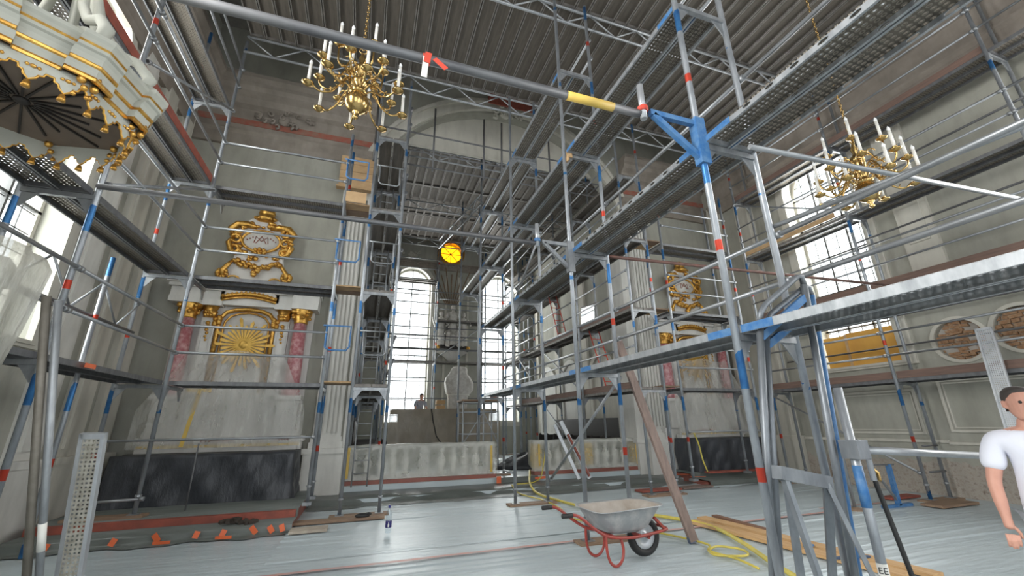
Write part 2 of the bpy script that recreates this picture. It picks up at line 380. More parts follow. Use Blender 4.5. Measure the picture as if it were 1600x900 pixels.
def sole_board(parent, x, y, z, w=.55, d=.26, m=None):
    bm = B(); box(bm, x-w/2, x+w/2, y-d/2, y+d/2, z, z+.04); return put('sole_board', bm, m or M_WOODX, parent)
def run(label, axis, a0, a1, st, lv, top, base=0.0, rails=(0,), deck=None, brace=(), style='perf', toe=(), toe_mat=None, boards=True, name='scaffold', post_r=.033, rail_r=.024, rail_m=None, skip_posts=(), tops=None):
    P = (lambda a, s, z: (a, s, z)) if axis == 'Y' else (lambda a, s, z: (s, a, z))
    root = thing(name, label, 'scaffold', P((a0+a1)/2, (st[0]+st[-1])/2, 0 if callable(base) else base))
    for i, s in enumerate(st):
        for j, a in enumerate((a0, a1)):
            if (i, j) in skip_posts: continue
            bz = base(s) if callable(base) else base
            tube('standard', P(a, s, bz+.05), P(a, s, (tops or {}).get((i, j), top)), post_r, M_POST, root)
            bm = B(); x, y, _ = P(a, s, 0); box(bm, x-.075, x+.075, y-.075, y+.075, bz+.04 if boards else bz, bz+.052); cyl(bm, (x, y, bz+.05), (x, y, bz+.42), .021, n=8); lathe(bm, (x, y, bz+.30), [(.05, 0), (.05, .03)], 8)
            put('base_jack', bm, M_STEEL, root)
            if boards and j == 0:
                x1, y1, _ = P((a0+a1)/2, s, 0); sole_board(root, x1, y1, bz, .26 if axis == 'X' else 1.05, 1.05 if axis == 'X' else .26)
    sd = 1 if a1 > a0 else -1
    for li, z in enumerate(lv):
        for i, s in enumerate(st):
            if deck is None or any((li, b) in deck for b in (i-1, i)):
                transom(root, P(a0, s, 0), P(a1, s, 0), z-.075)
        for b in range(len(st)-1):
            if deck is not None and (li, b) not in deck: continue
            s0, s1 = min(st[b], st[b+1]), max(st[b], st[b+1])
            lo = min(a0, a1)
            for k in range(2):
                p = P(lo+.035+k*.335, s0+.02, z-.072); plank(p, axis, s1-s0-.04, root, ('near' if li == 1 else 'gang' if a0 > 3 and a0 < 4 else 'perf') if style == 'near' else style)
            for r in rails:
                a = (a0, a1)[r]; o = (-.03 if r == 0 else .03)*sd
                for h in (.5, 1.0): tube('guardrail', P(a+o*1.9, s0, z+h), P(a+o*1.9, s1, z+h), rail_r, rail_m or M_STEEL, root, True)
            if (li, b) in toe:
                bm = B(); a = a0+.05*sd; p0, p1 = P(a, s0+.03, z), P(a, s1-.03, z)
                beam(bm, (p0[0], p0[1], z+.08), (p1[0], p1[1], z+.08), .03, .155); put('toe_board', bm, toe_mat or M_WOODY, root)
            if (li, b) in brace:
                tube('diagonal_brace', P(a0+.055*-sd, s0, z-1.9), P(a0+.055*-sd, s1, z-.15), rail_r, M_STEEL, root, True)
    return root

# ------------------------------------------------------------------ the room
XL, XR, YF, YC = -5.0, 12.0, 11.5, 20.5           # left wall, right wall, chancel wall, end wall of the choir
CX0, CX1 = -.45, 8.2                               # choir opening
def struct(name, bm, m, parent=None, smooth=False):
    o = put(name, bm, m, parent, smooth)
    if parent is None: o['kind'] = 'structure'
    return o
bm = B(); box(bm, XL-.6, XR+.6, -6, YF+.5, -.2, 0); floor = struct('floor', bm, M_TARP)
# laid sheets with folds: strips running across the nave
def sheet(x0, x1, y0, y1, z, nx, ny, amp, seed, m, name, parent):
    rnd = random.Random(seed); bm = B(); g = []
    folds = [(rnd.uniform(y0, y1), rnd.uniform(-.03, .03), rnd.uniform(.012, .035), rnd.uniform(.4, 1)) for _ in range(int((y1-y0)*3.5)+1)]
    for i in range(nx+1):
        row = []
        for j in range(ny+1):
            x, y = x0+(x1-x0)*i/nx, y0+(y1-y0)*j/ny
            h = sum(k*math.exp(-((y-(f+sl*(x-3)))/wd)**2) for f, sl, wd, k in folds) * (.5+.5*math.sin(x*.9+seed))
            row.append(bm.verts.new((x, y, z+amp*max(0, h)+.001*rnd.random())))
        g.append(row)
    for i in range(nx):
        for j in range(ny): bm.faces.new((g[i][j], g[i+1][j], g[i+1][j+1], g[i][j+1]))
    return put(name, bm, m, parent, True)
for k, (y0, y1) in enumerate(((-1.5, 1.6), (1.5, 4.1), (4.0, 6.6), (6.5, 8.6), (8.5, 11.45))):
    sheet(XL+.02 if y1 < 8 else -1.0, XR-.35, y0, y1, .004+.003*(k % 2), 50, 170, .020, k*3+1, M_TARP, 'sheet', floor)
bm = B(); box(bm, CX0, CX1, YF, YC, 0, .25); box(bm, -1.0, 8.7, 10.5, YF, 0, .10); struct('floor_choir', bm, M_TARP)
# side walls with tall round-headed windows
RW = [(6.35, 8.2, 2.9, 9.25), (-.5, 1.7, 2.9, 9.25)]; LW = [(6.2, 8.3, 2.9, 9.35), (-.1, 2.1, 2.9, 9.25)]  # second opening in each list is unseen, cut for the nave fill lamps
CIRC = [(5.27, 3.2), (4.28, 3.25), (3.3, 3.25)]
bm = B(); prism(bm, rect(-6, YF+.5, -.2, 13), [arch_loop(*w) for w in RW] + [circle_loop(cy, cz, .44) for cy, cz in CIRC] + [rect(8.70, 8.84, .05, 2.55)], FY(XR), .55)
wall_right = struct('wall_right', bm, M_WALLR)
bm = B(); prism(bm, rect(-6, YF+.5, -.2, 13), [arch_loop(*w) for w in LW], FY(XL, -1), .55); wall_left = struct('wall_left', bm, M_WALL)
# chancel wall with the choir arch
bm = B(); prism(bm, [(XL-.5, 0), (CX0, 0)] + [(CX0, 7.8)] + [((CX0+CX1)/2-(CX1-CX0)/2*math.cos(PI*i/24), 7.8+4.2*math.sin(PI*i/24)) for i in range(1, 24)] + [(CX1, 7.8), (CX1, 0), (XR+.5, 0), (XR+.5, 13), (XL-.5, 13)], [], FX(YF), .5)
wall_front = struct('wall_front', bm, M_WALL)
bm = B(); prism(bm, rect(CX0-.6, CX1+.6, 0, 13), [arch_loop(.8, 2.7, 1.7, 9.3), arch_loop(5.4, 7.3, 1.7, 9.3), circle_loop(3.66, 10.35, .62)], FX(YC), .5)
wall_back = struct('wall_back', bm, M_WALL)
for nm, x0, x1 in (('wall_choir_left', CX0-.5, CX0), ('wall_choir_right', CX1, CX1+.5)):
    bm = B(); box(bm, x0, x1, YF+.5, YC, 0, 13); struct(nm, bm, M_WALL)
bm = B(); box(bm, XL-.6, XR+.6, -6, YC+.5, 13, 13.2); struct('ceiling', bm, M_CEIL)
bm = B(); prism(bm, rect(XL-.5, XR+.5, -.2, 13), [arch_loop(-3.9, -.6, 1.2, 9.2), arch_loop(1.4, 5.6, .05, 9.6), arch_loop(7.6, 10.9, 1.2, 9.2)], FX(-6, -1), .4); struct('wall_rear', bm, M_WALL)  # unseen wall; its openings are shaped to let soft frontal daylight in
bm = B(); box(bm, CX0-.3, CX1+.3, YF+.34, YF+.46, 10.35, 12.4); struct('wall_lunette', bm, M_TRIM)

def window(n, loop, u0, u1, v0, v1, plane, cols, rows, thick, gl=M_GLASS, light_dir=1):
    """frame, bars, each pane its own piece"""
    bm = B(); fw = .07
    inner = arch_loop(u0+fw, u1-fw, v0+fw, v1-fw); prism(bm, loop, [inner], plane, .08)
    root = struct('window_%d' % n, bm, M_TRIM)
    bm = B()
    for i in range(1, thick):
        u = u0+(u1-u0)*i/thick; top = v1-(u1-u0)/2+math.sqrt(max(0, ((u1-u0)/2)**2-(u-(u0+u1)/2)**2))
        a = plane(u-.022, v0, .0); b = plane(u+.022, top, .07); box(bm, min(a[0], b[0]), max(a[0], b[0]), min(a[1], b[1]), max(a[1], b[1]), v0, top)
    k = v0+1.05
    while k < v1-.5:
        a = plane(u0, k-.022, 0); b = plane(u1, k+.022, .07); box(bm, min(a[0], b[0]), max(a[0], b[0]), min(a[1], b[1]), max(a[1], b[1]), k-.022, k+.022); k += 1.05
    put('mullions', bm, M_MUNTIN, root)
    bm = B(); r = .008
    for i in range(1, cols):
        u = u0+(u1-u0)*i/cols; top = v1-(u1-u0)/2+math.sqrt(max(0, ((u1-u0)/2)**2-(u-(u0+u1)/2)**2))
        a = plane(u-r, v0, .03); b = plane(u+r, top, .045); box(bm, min(a[0], b[0]), max(a[0], b[0]), min(a[1], b[1]), max(a[1], b[1]), v0, top)
    for j in range(1, rows):
        v = v0+(v1-v0)*j/rows; hw = (u1-u0)/2; s = v1-hw; ww = hw if v < s else math.sqrt(max(0, hw*hw-(v-s)**2)); cu = (u0+u1)/2
        a = plane(cu-ww, v-r, .03); b = plane(cu+ww, v+r, .045); box(bm, min(a[0], b[0]), max(a[0], b[0]), min(a[1], b[1]), max(a[1], b[1]), v-r, v+r)
    put('glazing_bars', bm, M_MUNTIN, root)
    du, dv = (u1-u0)/cols, (v1-v0)/rows; me = None
    for i in range(cols):
        for j in range(rows):
            u, v = u0+du*(i+.5), v0+dv*(j+.5); hw = (u1-u0)/2; s = v1-hw
            if v > s and math.hypot(u-(u0+u1)/2, v-s) > hw+.03: continue
            if me is None:
                bm = B(); p = [Vector(plane(a*(du/2-r), b*(dv/2-r), 0))-Vector(plane(0, 0, 0)) for a, b in ((-1, -1), (1, -1), (1, 1), (-1, 1))]
                bm.faces.new([bm.verts.new(q) for q in p]); me = D.meshes.new('pane'); bm.to_mesh(me); bm.free(); me.materials.append(gl)
            link(D.objects.new('pane', me), root, Matrix.Translation(plane(u, v, .037)))
    return root
window(1, arch_loop(*RW[0]), *RW[0], FY(XR+.34), 6, 19, 3)
window(2, arch_loop(*LW[0]), *LW[0], FY(XL-.34, -1), 6, 19, 3)
window(3, arch_loop(.8, 2.7, 1.7, 9.3), .8, 2.7, 1.7, 9.3, FX(YC+.3), 6, 22, 2)
window(4, arch_loop(5.4, 7.3, 1.7, 9.3), 5.4, 7.3, 1.7, 9.3, FX(YC+.3), 6, 22, 2)
# amber oval light over the high altar
bm = B(); prism(bm, circle_loop(3.66, 10.35, .72), [circle_loop(3.66, 10.35, .56)], FX(YC-.05), .12); w5 = struct('window_5', bm, M_GOLD)
bm = B(); prism(bm, circle_loop(3.66, 10.35, .62), [], FX(YC+.25), .006); put('pane', bm, M_AMBER, w5)
bm = B()
for a in range(0, 180, 45): beam(bm, (3.66-.6*math.cos(math.radians(a)), YC+.2, 10.35-.6*math.sin(math.radians(a))), (3.66+.6*math.cos(math.radians(a)), YC+.2, 10.35+.6*math.sin(math.radians(a))), .025, .025, (0, 1, 0))
put('glazing_bars', bm, M_MUNTIN, w5)
# plywood closing the foot of the right window
t = thing('plywood_board', 'ochre plywood sheet closing the foot of the tall right window', 'board', (XR+.1, 7.3, 2.92))
bm = B(); box(bm, XR+.08, XR+.10, 6.40, 7.55, 2.92, 3.78); put('panel', bm, M_PLY, t)
bm = B(); box(bm, XR+.08, XR+.10, 7.57, 8.15, 2.92, 3.74); put('panel', bm, M_PLY, t)
bm = B(); box(bm, XR+.05, XR+.08, 7.53, 7.59, 2.92, 3.76); put('batten', bm, M_PLYPALE, t)

# trim: window surrounds, wall strips, panels, cornices
TR = [0]
def trim(bm, m=None, smooth=False):
    TR[0] += 1; return struct('trim_%d' % TR[0], bm, m or M_TRIM, None, smooth)
for w, plane in ((RW[0], FY(XR-.06)), (LW[0], FY(XL+.06, -1))):
    u0, u1, v0, v1 = w
    bm = B(); prism(bm, arch_loop(u0-.26, u1+.26, v0-.1, v1+.26, 20), [arch_loop(u0, u1, v0, v1, 20)], plane, .06)
    prism(bm, arch_loop(u0-.10, u1+.10, v0-.05, v1+.10, 20), [arch_loop(u0+.01, u1-.01, v0+.01, v1-.01, 20)], (lambda pl: lambda a, b, c: pl(a, b, c-.035))(plane), .05)
    trim(bm)
for u0, u1 in ((.8, 2.7), (5.4, 7.3)):
    bm = B(); prism(bm, arch_loop(u0-.2, u1+.2, 1.5, 9.5, 20), [arch_loop(u0, u1, 1.7, 9.3, 20)], FX(YC-.07), .07); trim(bm)
def strip(x0, x1, y0, y1, z0, z1):
    """pilaster strip with sunk centre, base and cap"""
    bm = B(); box(bm, x0, x1, y0, y1, z0, z1); return bm
for s, x in ((1, XL), (-1, XR)):                              # wall strips on the side walls
    for yc in ((8.95, 9.95, 10.9) if s == 1 else (9.7, 10.9, 5.3, 2.3)):
        if s == -1 and yc in (5.3, 3.6, 2.3): zz = 4.2
        else: zz = 0
        if s == -1 and yc == 3.6: continue
        bm = B(); a, b = sorted((x, x+s*.10)); box(bm, a, b, yc-.32, yc+.32, zz, 9.4)
        a, b = sorted((x, x+s*.14)); box(bm, a, b, yc-.20, yc+.20, zz+1.3, 9.1)
        if zz == 0:
            a, b = sorted((x, x+s*.18)); box(bm, a, b, yc-.40, yc+.40, 0, 1.05); box(bm, min(x, x+s*.22), max(x, x+s*.22), yc-.44, yc+.44, 1.05, 1.17)
        trim(bm, M_WHITE if yc == 8.95 else None)  # strip beside the left window: window light painted in as whiter plaster
def panel_frame(bm, plane, u0, u1, v0, v1, w=.05, d=.035):
    prism(bm, rect(u0, u1, v0, v1), [rect(u0+w, u1-w, v0+w, v1-w)], plane, d)
    prism(bm, rect(u0+w*1.6, u1-w*1.6, v0+w*1.6, v1-w*1.6), [rect(u0+w*2.1, u1-w*2.1, v0+w*2.1, v1-w*2.1)], plane, d*.6)
bm = B()                                                       # wainscot panels and dado line, right wall
panel_frame(bm, FY(XR, -1), 6.35, 8.2, 1.25, 2.25); panel_frame(bm, FY(XR, -1), 4.2, 5.9, 1.3, 2.4); panel_frame(bm, FY(XR, -1), 2.0, 3.9, 1.3, 2.4)
box(bm, XR-.05, XR, 6.0, 11.4, 1.08, 1.14); box(bm, XR-.04, XR, -2, 6.0, 1.05, 1.10); trim(bm)
for cy, cz in CIRC:                                            # stripped medallions: rubble showing inside a moulded ring
    bm = B(); prism(bm, circle_loop(cy, cz, .50, 28), [circle_loop(cy, cz, .43, 28)], FY(XR-.03), .05); trim(bm)
    bm = B(); box(bm, XR+.16, XR+.3, cy-.46, cy+.46, cz-.46, cz+.46); bk = trim(bm, M_PUTTY)
    rnd = random.Random(int(cy*100)); z = cz-.45; r = 0
    while z < cz+.42:
        h = rnd.uniform(.05, .09); y = cy-.46+rnd.uniform(-.1, 0)
        while y < cy+.45:
            wd = rnd.uniform(.10, .24)
            if rnd.random() > .12 and math.hypot(y+wd/2-cy, z+h/2-cz) < .48:
                b2 = B(); dd = rnd.uniform(.03, .10); obox(b2, (XR+.16-dd/2+.02, y+wd/2, z+h/2), (dd/2, 0, rnd.uniform(-.004, .004)), (0, wd/2-.008, rnd.uniform(-.012, .012)), (0, rnd.uniform(-.008, .008), h/2-.006)); put('brick', b2, M_BRICK, bk)
            y += wd
        z += h
# slit cut beside the right window: sky makes its bright strip, door leaf added
bm = B(); box(bm, XR+.46, XR+.50, 8.80, 9.6, .05, 2.55); d1 = struct('added_door_1', bm, M_WHITE)
bm = B(); cyl(bm, (XR+.44, 8.86, 1.1), (XR+.38, 8.86, 1.1), .012); put('handle', bm, M_BRASS, d1)
def cornice(x0, x1, yface, axis='X', s=-1, m=M_CORN):
    """profile of stacked fillets; s is the side it projects to"""
    prof = [(0, 8.95), (.10, 8.95), (.13, 9.1), (.13, 9.28), (.20, 9.36), (.20, 9.42), (.08, 9.46), (.08, 10.15), (.22, 10.22), (.30, 10.38), (.46, 10.50), (.52, 10.62), (.52, 10.74), (.62, 10.84), (.62, 10.96), (0, 10.96)]
    bm = B(); e = []
    for q in (x0, x1):
        e.append([bm.verts.new((q, yface+s*d, z) if axis == 'X' else (yface+s*d, q, z)) for d, z in prof])
    n = len(prof)
    for i in range(n): bm.faces.new((e[0][i], e[0][(i+1) % n], e[1][(i+1) % n], e[1][i]))
    bm.faces.new(e[0][::-1]); bm.faces.new(e[1]); bmesh.ops.recalc_face_normals(bm, faces=bm.faces)
    return bm
trim(cornice(XL, CX0, YF), M_CORN); trim(cornice(CX1, XR, YF), M_CORN)
trim(cornice(-6, YF-.4, XR, 'Y', -1), M_CORN); trim(cornice(-6, YF-.4, XL, 'Y', 1), M_CORN)
bm = B(); box(bm, CX0, CX1, YC-.12, YC, 9.45, 9.58); box(bm, CX0, CX1, YC-.20, YC, 9.58, 9.66); box(bm, CX0, CX1, YC-.08, YC, 9.3, 9.45); [box(bm, CX0+.1+.16*k, CX0+.18+.16*k, YC-.17, YC-.1, 9.5, 9.58) for k in range(52)]; trim(bm, M_CORN)
for a, b in ((XL, CX0), (CX1, XR)):
    bm = B(); box(bm, a, b, YF-.085-.012, YF-.07, 9.62, 9.80); trim(bm, M_REDTRIM)
# moulded archivolt of the choir arch, two steps
cxm = (CX0+CX1)/2; hw = (CX1-CX0)/2
def arc_ring(r0, r1, y0, y1, m):
    bm = B(); o = [(cxm-r1*math.cos(PI*i/32), 7.8+(r1*.99)*math.sin(PI*i/32)) for i in range(33)]; i_ = [(cxm+r0*math.cos(PI*i/32), 7.8+(r0*.99)*math.sin(PI*i/32)) for i in range(33)]
    prism(bm, o+i_, [], FX(y0), y1-y0); return trim(bm, m)
arc_ring(hw, hw+.18, YF-.10, YF, M_TRIM); arc_ring(hw+.18, hw+.34, YF-.05, YF, M_TRIM); arc_ring(hw+.34, hw+.46, YF-.12, YF, M_TRIM)
# stucco crests
def stucco(cx, cy, cz, w, h, seed, axis='X'):
    rnd = random.Random(seed); bm = B()
    for k in range(16):
        a = rnd.uniform(0, 2*PI); R = rnd.random()**.5; u, v = w*.5*R*math.cos(a), h*.5*R*math.sin(a); rr = rnd.uniform(.09, .2)*h
        pts = []
        for j in range(7):
            t = j*.9+a; q = rr*(1-j*.11); pts.append((cx+u+q*math.cos(t), cy-.04-.01*j, cz+v+q*math.sin(t)))
        sweep(bm, pts, [.035*h*2*(1-.08*j) for j in range(7)], 6)
    ball(bm, (cx, cy, cz), .16*h*2, 10, 1, .4, 1)
    return trim(bm, M_TRIM if axis == 'X' else M_CORN, True)
stucco(-2.9, YF-.12, 9.95, 1.5, .55, 3, 'C'); stucco(cxm-.1, YF-.05, 12.0, 1.2, .6, 5); stucco(10.1, YF-.12, 9.95, 1.5, .5, 6, 'C'); stucco(1.6, YC-.08, 9.98, 1.4, .5, 9); stucco(6.3, YC-.08, 9.98, 1.4, .5, 10)
# fluted pilasters flanking the choir opening
def pilaster(x0, x1, yf, z0=1.12, z1=8.9):
    bm = B(); box(bm, x0, x1, yf-.16, yf, z0, z1)
    n = 6; w = (x1-x0)/n
    for i in range(n): box(bm, x0+w*i+w*.22, x0+w*i+w*.78, yf-.205, yf-.16, z0+.35, z1-.5)
    box(bm, x0-.06, x1+.06, yf-.24, yf, z0, z0+.14); box(bm, x0-.03, x1+.03, yf-.20, yf, z0+.14, z0+.26)
    box(bm, x0-.05, x1+.05, yf-.24, yf, z1-.45, z1-.3); box(bm, x0-.09, x1+.09, yf-.28, yf, z1-.12, z1)
    box(bm, x0-.14, x1+.10, yf-.30, yf, 0, 1.0); box(bm, x0-.18, x1+.14, yf-.34, yf, 1.0, 1.12)
    return trim(bm, M_WHITE)
pilaster(-1.12, -.5, YF); pilaster(8.3, 9.0, YF)
# white pier block at the right mouth of the choir and niches on the choir's right wall
bm = B(); box(bm, 7.9, 8.25, YF-.05, YF+.9, 0, 8.8); box(bm, 7.84, 8.3, YF-.1, YF+.95, 1.0, 1.14); trim(bm, M_WHITE)
bm = B(); box(bm, CX0, CX0+.12, YF-.05, YF+.8, 0, 8.8); trim(bm, M_WHITE)
for k, (yc, w, z0, z1) in enumerate(((13.6, 1.5, 1.2, 4.0), (16.2, 1.5, 1.2, 4.0), (18.6, 1.5, 1.2, 4.0))):
    bm = B(); prism(bm, arch_loop(yc-w/2-.18, yc+w/2+.18, z0-.1, z1+.18), [arch_loop(yc-w/2, yc+w/2, z0, z1)], FY(CX1-.10), .10); prism(bm, arch_loop(yc-w/2+.04, yc+w/2-.04, z0, z1-.04), [], FY(CX1-.03), .03); trim(bm, M_WHITE if k else M_TRIM)
    bm = B(); box(bm, CX1-.10, CX1, yc+.95, yc+1.35, 0, 8.9); trim(bm, M_TRIM)
    bm = B(); box(bm, CX0, CX0+.10, yc+.95, yc+1.35, 0, 8.9); trim(bm, M_TRIM)
for x in (3.0, 3.45, 4.1, 4.6):       # strips behind the statue
    bm = B(); box(bm, x-.05, x+.05, YC-.05, YC, 1.5, 9.0); trim(bm)
# wood blocking round the left pilaster heads, red panel over the arch
t = thing('wood_casing', 'raw wooden box around the head of the fluted left pilaster', 'casing', (-.8, 11.2, 7.9))
for k in range(4):
    bm = B(); box(bm, -1.25, -.38, YF-.42, YF-.395, 8.0+k*.245, 8.235+k*.245); put('board', bm, M_PLYPALE, t)
bm = B(); box(bm, -1.30, -.33, YF-.48, YF-.30, 7.93, 7.99); put('shelf_board', bm, M_PLYPALE, t)
tag(put('red_sheet', (lambda b: (box(b, 3.1, 4.8, YF-.30, YF-.26, 12.15, 13.0), b)[1])(B()), M_REDWOOD), 'flat red panel propped above the crest of the choir arch', 'panel')

# ------------------------------------------------------------------ scaffolds
YS = [9.12, 5.98, 2.84, -.25]
s_left = run('long scaffold along the left wall, decks climbing past the window', 'Y', -3.4, -4.13, YS, (2.42, 4.45, 6.45, 8.45), 10.3, base=lambda y: .25 if y > 8.4 else 0, deck={(0, 0), (0, 1), (0, 2), (1, 0), (1, 1), (2, 0), (2, 1), (3, 0), (3, 1)}, toe={(2, 0), (2, 1)}, toe_mat=M_REDWOOD, brace={(2, 0), (3, 0)}, boards=True)
tube('standard', (-4.0, 7.83, .05), (-4.0, 7.83, 4.2), .033, M_POST, s_left)
for z in (3.25, 3.8):                                          # lattice beam used as a rail above the first deck
    tube('lattice_chord', (-4.05, 4.2, z), (-4.05, 9.1, z), .024, M_DARKSTEEL, s_left)
for i in range(8):
    tube('lattice_strut', (-4.05, 4.3+i*.6, 3.25 if i % 2 else 3.8), (-4.05, 4.9+i*.6, 3.8 if i % 2 else 3.25), .016, M_STEEL, s_left)
s_altl = run('scaffold bay in front of the left side altar with clear view through its rails', 'X', 9.15, 9.88, [-3.4, -.85], (2.42, 4.45, 6.45), 8.3, base=.25, skip_posts={(0, 0), (0, 1)}, rails=(0,), boards=False)
for x in (-3.35, -.85):
    pass
for z, dx in ((2.42+1.15, 0), (4.45+1.05, .1), (6.45+1.1, 0)):  # blue guard frames at the bay end by the pilaster
    for dx0 in (0.0,):
        bm = B(); pts = [(-.95, 9.08, z), (-.42, 9.08, z), (-.42, 9.08, z-.42), (-.48, 9.08, z-.5), (-.80, 9.08, z-.5), (-.88, 9.08, z-.45), (-.88, 9.08, z)]
        sweep(bm, pts, .020, 8); put('end_guard_frame', bm, M_BLUE, s_altl, True)
for z in (2.42, 4.45, 6.45):
    for k in range(2):
        bm = B(); box(bm, -.85, -.28, 9.2+.33*k, 9.5+.33*k, z+.02, z+.05); put('wooden_infill_board', bm, M_WOODX if k else M_PLYPALE, s_altl)
bm = B(); box(bm, -.86, -.4, 9.12, 9.15, 6.48, 6.75); put('toe_board', bm, M_PLYPALE, s_altl)
for x in (-2.7, -1.9):
    tube('rail_support', (x, 9.10, .3), (x, 9.10, 1.35), .012, M_DARKSTEEL, s_altl) if x == -2.7 else None
tube('guardrail', (-4.1, 9.1, 1.42), (-.85, 9.1, 1.42), .022, M_STEEL, s_altl, True)
tube('guardrail', (-4.1, 9.08, .50), (-3.3, 9.08, .52), .022, M_STEEL, s_altl, True)

CH = [9.15, 11.75, 14.8, 17.3, 19.4]
def ladder(parent, p0, p1, w=.34, m=M_STEEL):
    p0, p1 = Vector(p0), Vector(p1); d = (p1-p0); n = int(d.length/.28); s = Vector((w/2, 0, 0))
    l = thing('ladder', None, None, p0) if parent is None else link(D.objects.new('ladder', None), parent, Matrix.Translation(p0))
    for k in (-1, 1): tube('stile', p0+k*s, p1+k*s, .018, m, l)
    for i in range(1, n): tube('rung', p0+d*i/n-s, p0+d*i/n+s, .012, m, l)
    return l
s_tower = run('tall ladder tower scaffold running from the left pilaster into the choir', 'Y', -.28, .42, CH, (2.42, 4.45, 6.45, 8.45), 10.3, base=lambda y: .0 if y < 10 else .25, rails=(1,), deck={(l, b) for l in range(4) for b in range(4)}, style='ceil', rail_m=M_DARKSTEEL)
for z in (3.5, 5.55, 7.55):
    bm = B(); pts = [(-.24, 9.10, z), (.38, 9.10, z), (.30, 9.10, z), (.30, 9.10, z-.45), (.25, 9.10, z-.5), (-.11, 9.10, z-.5), (-.16, 9.10, z-.45), (-.16, 9.10, z)]
    sweep(bm, pts, .018, 8); put('end_guard_frame', bm, M_STEEL, s_tower, True)
for z0 in (.27, 2.45, 4.48, 6.48):
    ladder(s_tower, (.02+.05*(z0 > 3), 11.1, z0), (.02+.05*(z0 > 3), 11.6, z0+1.95))
CT = [15.1, 12.05, 8.98, 5.91, 2.84, -.25]
s_mid = run('great central scaffold gangway striding from the choir over the nave floor', 'Y', 3.1, 3.83, CT, (2.42, 4.45, 6.45, 8.45), 10.4, base=lambda y: .25 if y > 11 else 0, rails=(1,), deck={(0, 1), (0, 2), (0, 3), (0, 4), (1, 1), (1, 2), (1, 3), (1, 4), (2, 0), (2, 1), (2, 2), (2, 3), (3, 1), (3, 2), (3, 0)}, style='near', brace=set(), tops={(3, 0): 10.4, (4, 0): 10.4}, rail_r=.026)
# sloping brace of the lower lift, seen between the posts by the right balustrade
tube('diagonal_brace', (3.89, 5.95, 2.3), (3.89, 8.95, .45), .026, M_STEEL, s_mid, True)
tube('diagonal_brace', (3.89, 8.95, 6.3), (3.89, 12.0, 4.5), .026, M_STEEL, s_mid, True)
tube('guardrail', (3.05, 8.98, .62), (3.05, 9.6, .62), .024, M_STEEL, s_mid)
# brackets with the long tie tubes to the left scaffold
for yb, zb, endx in ((2.84, 4.62, 2.42), (5.91, 4.52, 2.50)):
    bm = B(); beam(bm, (3.1, yb, zb), (endx+.08, yb, zb), .05, .06); beam(bm, (3.1, yb, zb-.45), (endx+.12, yb, zb-.02), .05, .06); box(bm, 3.04, 3.16, yb-.05, yb+.05, zb-.5, zb+.06)
    put('bracket', bm, M_BLUE if yb < 4 else M_STEEL, s_mid)
    tube('bracket_stub', (endx, yb, zb-.10), (endx, yb, zb+.32), .034, M_PALE, s_mid)
    bm = B(); lathe(bm, (endx, yb, zb-.01), [(.045, 0), (.055, .01), (.055, .05), (.045, .06)], 10); put('coupler', bm, M_REDP if yb < 4 else M_BLUE, s_mid)
    tube('tie_tube', (-3.4, yb+.02, zb-.03), (endx-.03, yb+.02, zb-.03), .042 if yb < 4 else .038, M_DARKSTEEL, s_mid)
bm = B(); cyl(bm, (1.57, 2.86, 4.59), (2.08, 2.86, 4.59), .0435, n=12); put('yellow_paint_band', bm, M_YELTAPE, s_mid, True)
bm = B(); box(bm, 3.13, 3.25, 5.86, 5.88, 6.30, 6.42); box(bm, 3.13, 3.16, 5.82, 5.9, 6.20, 6.32); put('wooden_wedge', bm, M_PLYPALE, s_mid)
# brown tie tube and galvanised braces towards the right
tube('tie_tube', (3.83, 5.95, 4.42), (10.9, 5.6, 4.42), .030, M_RUSTTUBE, s_mid)
t = thing('warning_ribbon', 'red and white warning ribbon knotted round the upper tie tube', 'ribbon', (.24, 2.86, 4.6))
bm = B(); cyl(bm, (.205, 2.86, 4.59), (.27, 2.86, 4.59), .047, n=12); put('knot', bm, M_REDP, t)
bm = B(); beam(bm, (.23, 2.81, 4.57), (.22, 2.80, 4.34), .05, .004, (0, 1, 0)); put('tail', bm, M_CANDLE, t)
bm = B(); beam(bm, (.25, 2.81, 4.62), (.235, 2.80, 4.50), .055, .004, (0, 1, 0)); put('tail', bm, M_REDP, t)
bm = B(); beam(bm, (.30, 2.81, 4.57), (.40, 2.79, 4.47), .045, .004, (0, 1, 0)); put('tail', bm, M_REDP, t)

s_tr = run('scaffold run beside the right pilaster, reaching back along the right choir wall', 'Y', 6.3, 7.0, [8.8, 11.75, 14.8, 17.3, 19.4], (2.42, 4.45, 6.45, 8.45), 10.3, base=lambda y: .0 if y < 10 else .25, rails=(0,), deck={(l, b) for l in range(4) for b in range(4)}, style='ceil', toe={(1, 0), (1, 1), (0, 0), (0, 1), (0, 2)}, toe_mat=M_WOODY, brace={(0, 1), (1, 1), (1, 2)})
bm = B(); beam(bm, (6.36, 9.6, 2.50), (6.36, 11.2, 2.50), .03, .17); put('toe_board', bm, M_REDWOOD, s_tr)
bm = B(); beam(bm, (10.86, 6.3, 6.55), (10.86, 9.0, 6.55), .03, .15); put('toe_board', bm, M_PLYPALE, s_tr)
ladder(s_tr, (6.65, 10.6, 2.45), (6.65, 11.4, 4.35), m=M_REDP); ladder(s_tr, (6.65, 13.6, 4.48), (6.65, 14.4, 6.4), m=M_REDP)
s_altr = run('scaffold bay in front of the right side altar beside the right wall', 'X', 8.85, 9.55, [7.55, 9.97], (2.42, 4.45, 6.45), 8.3, base=.25, rails=(0,), boards=False)
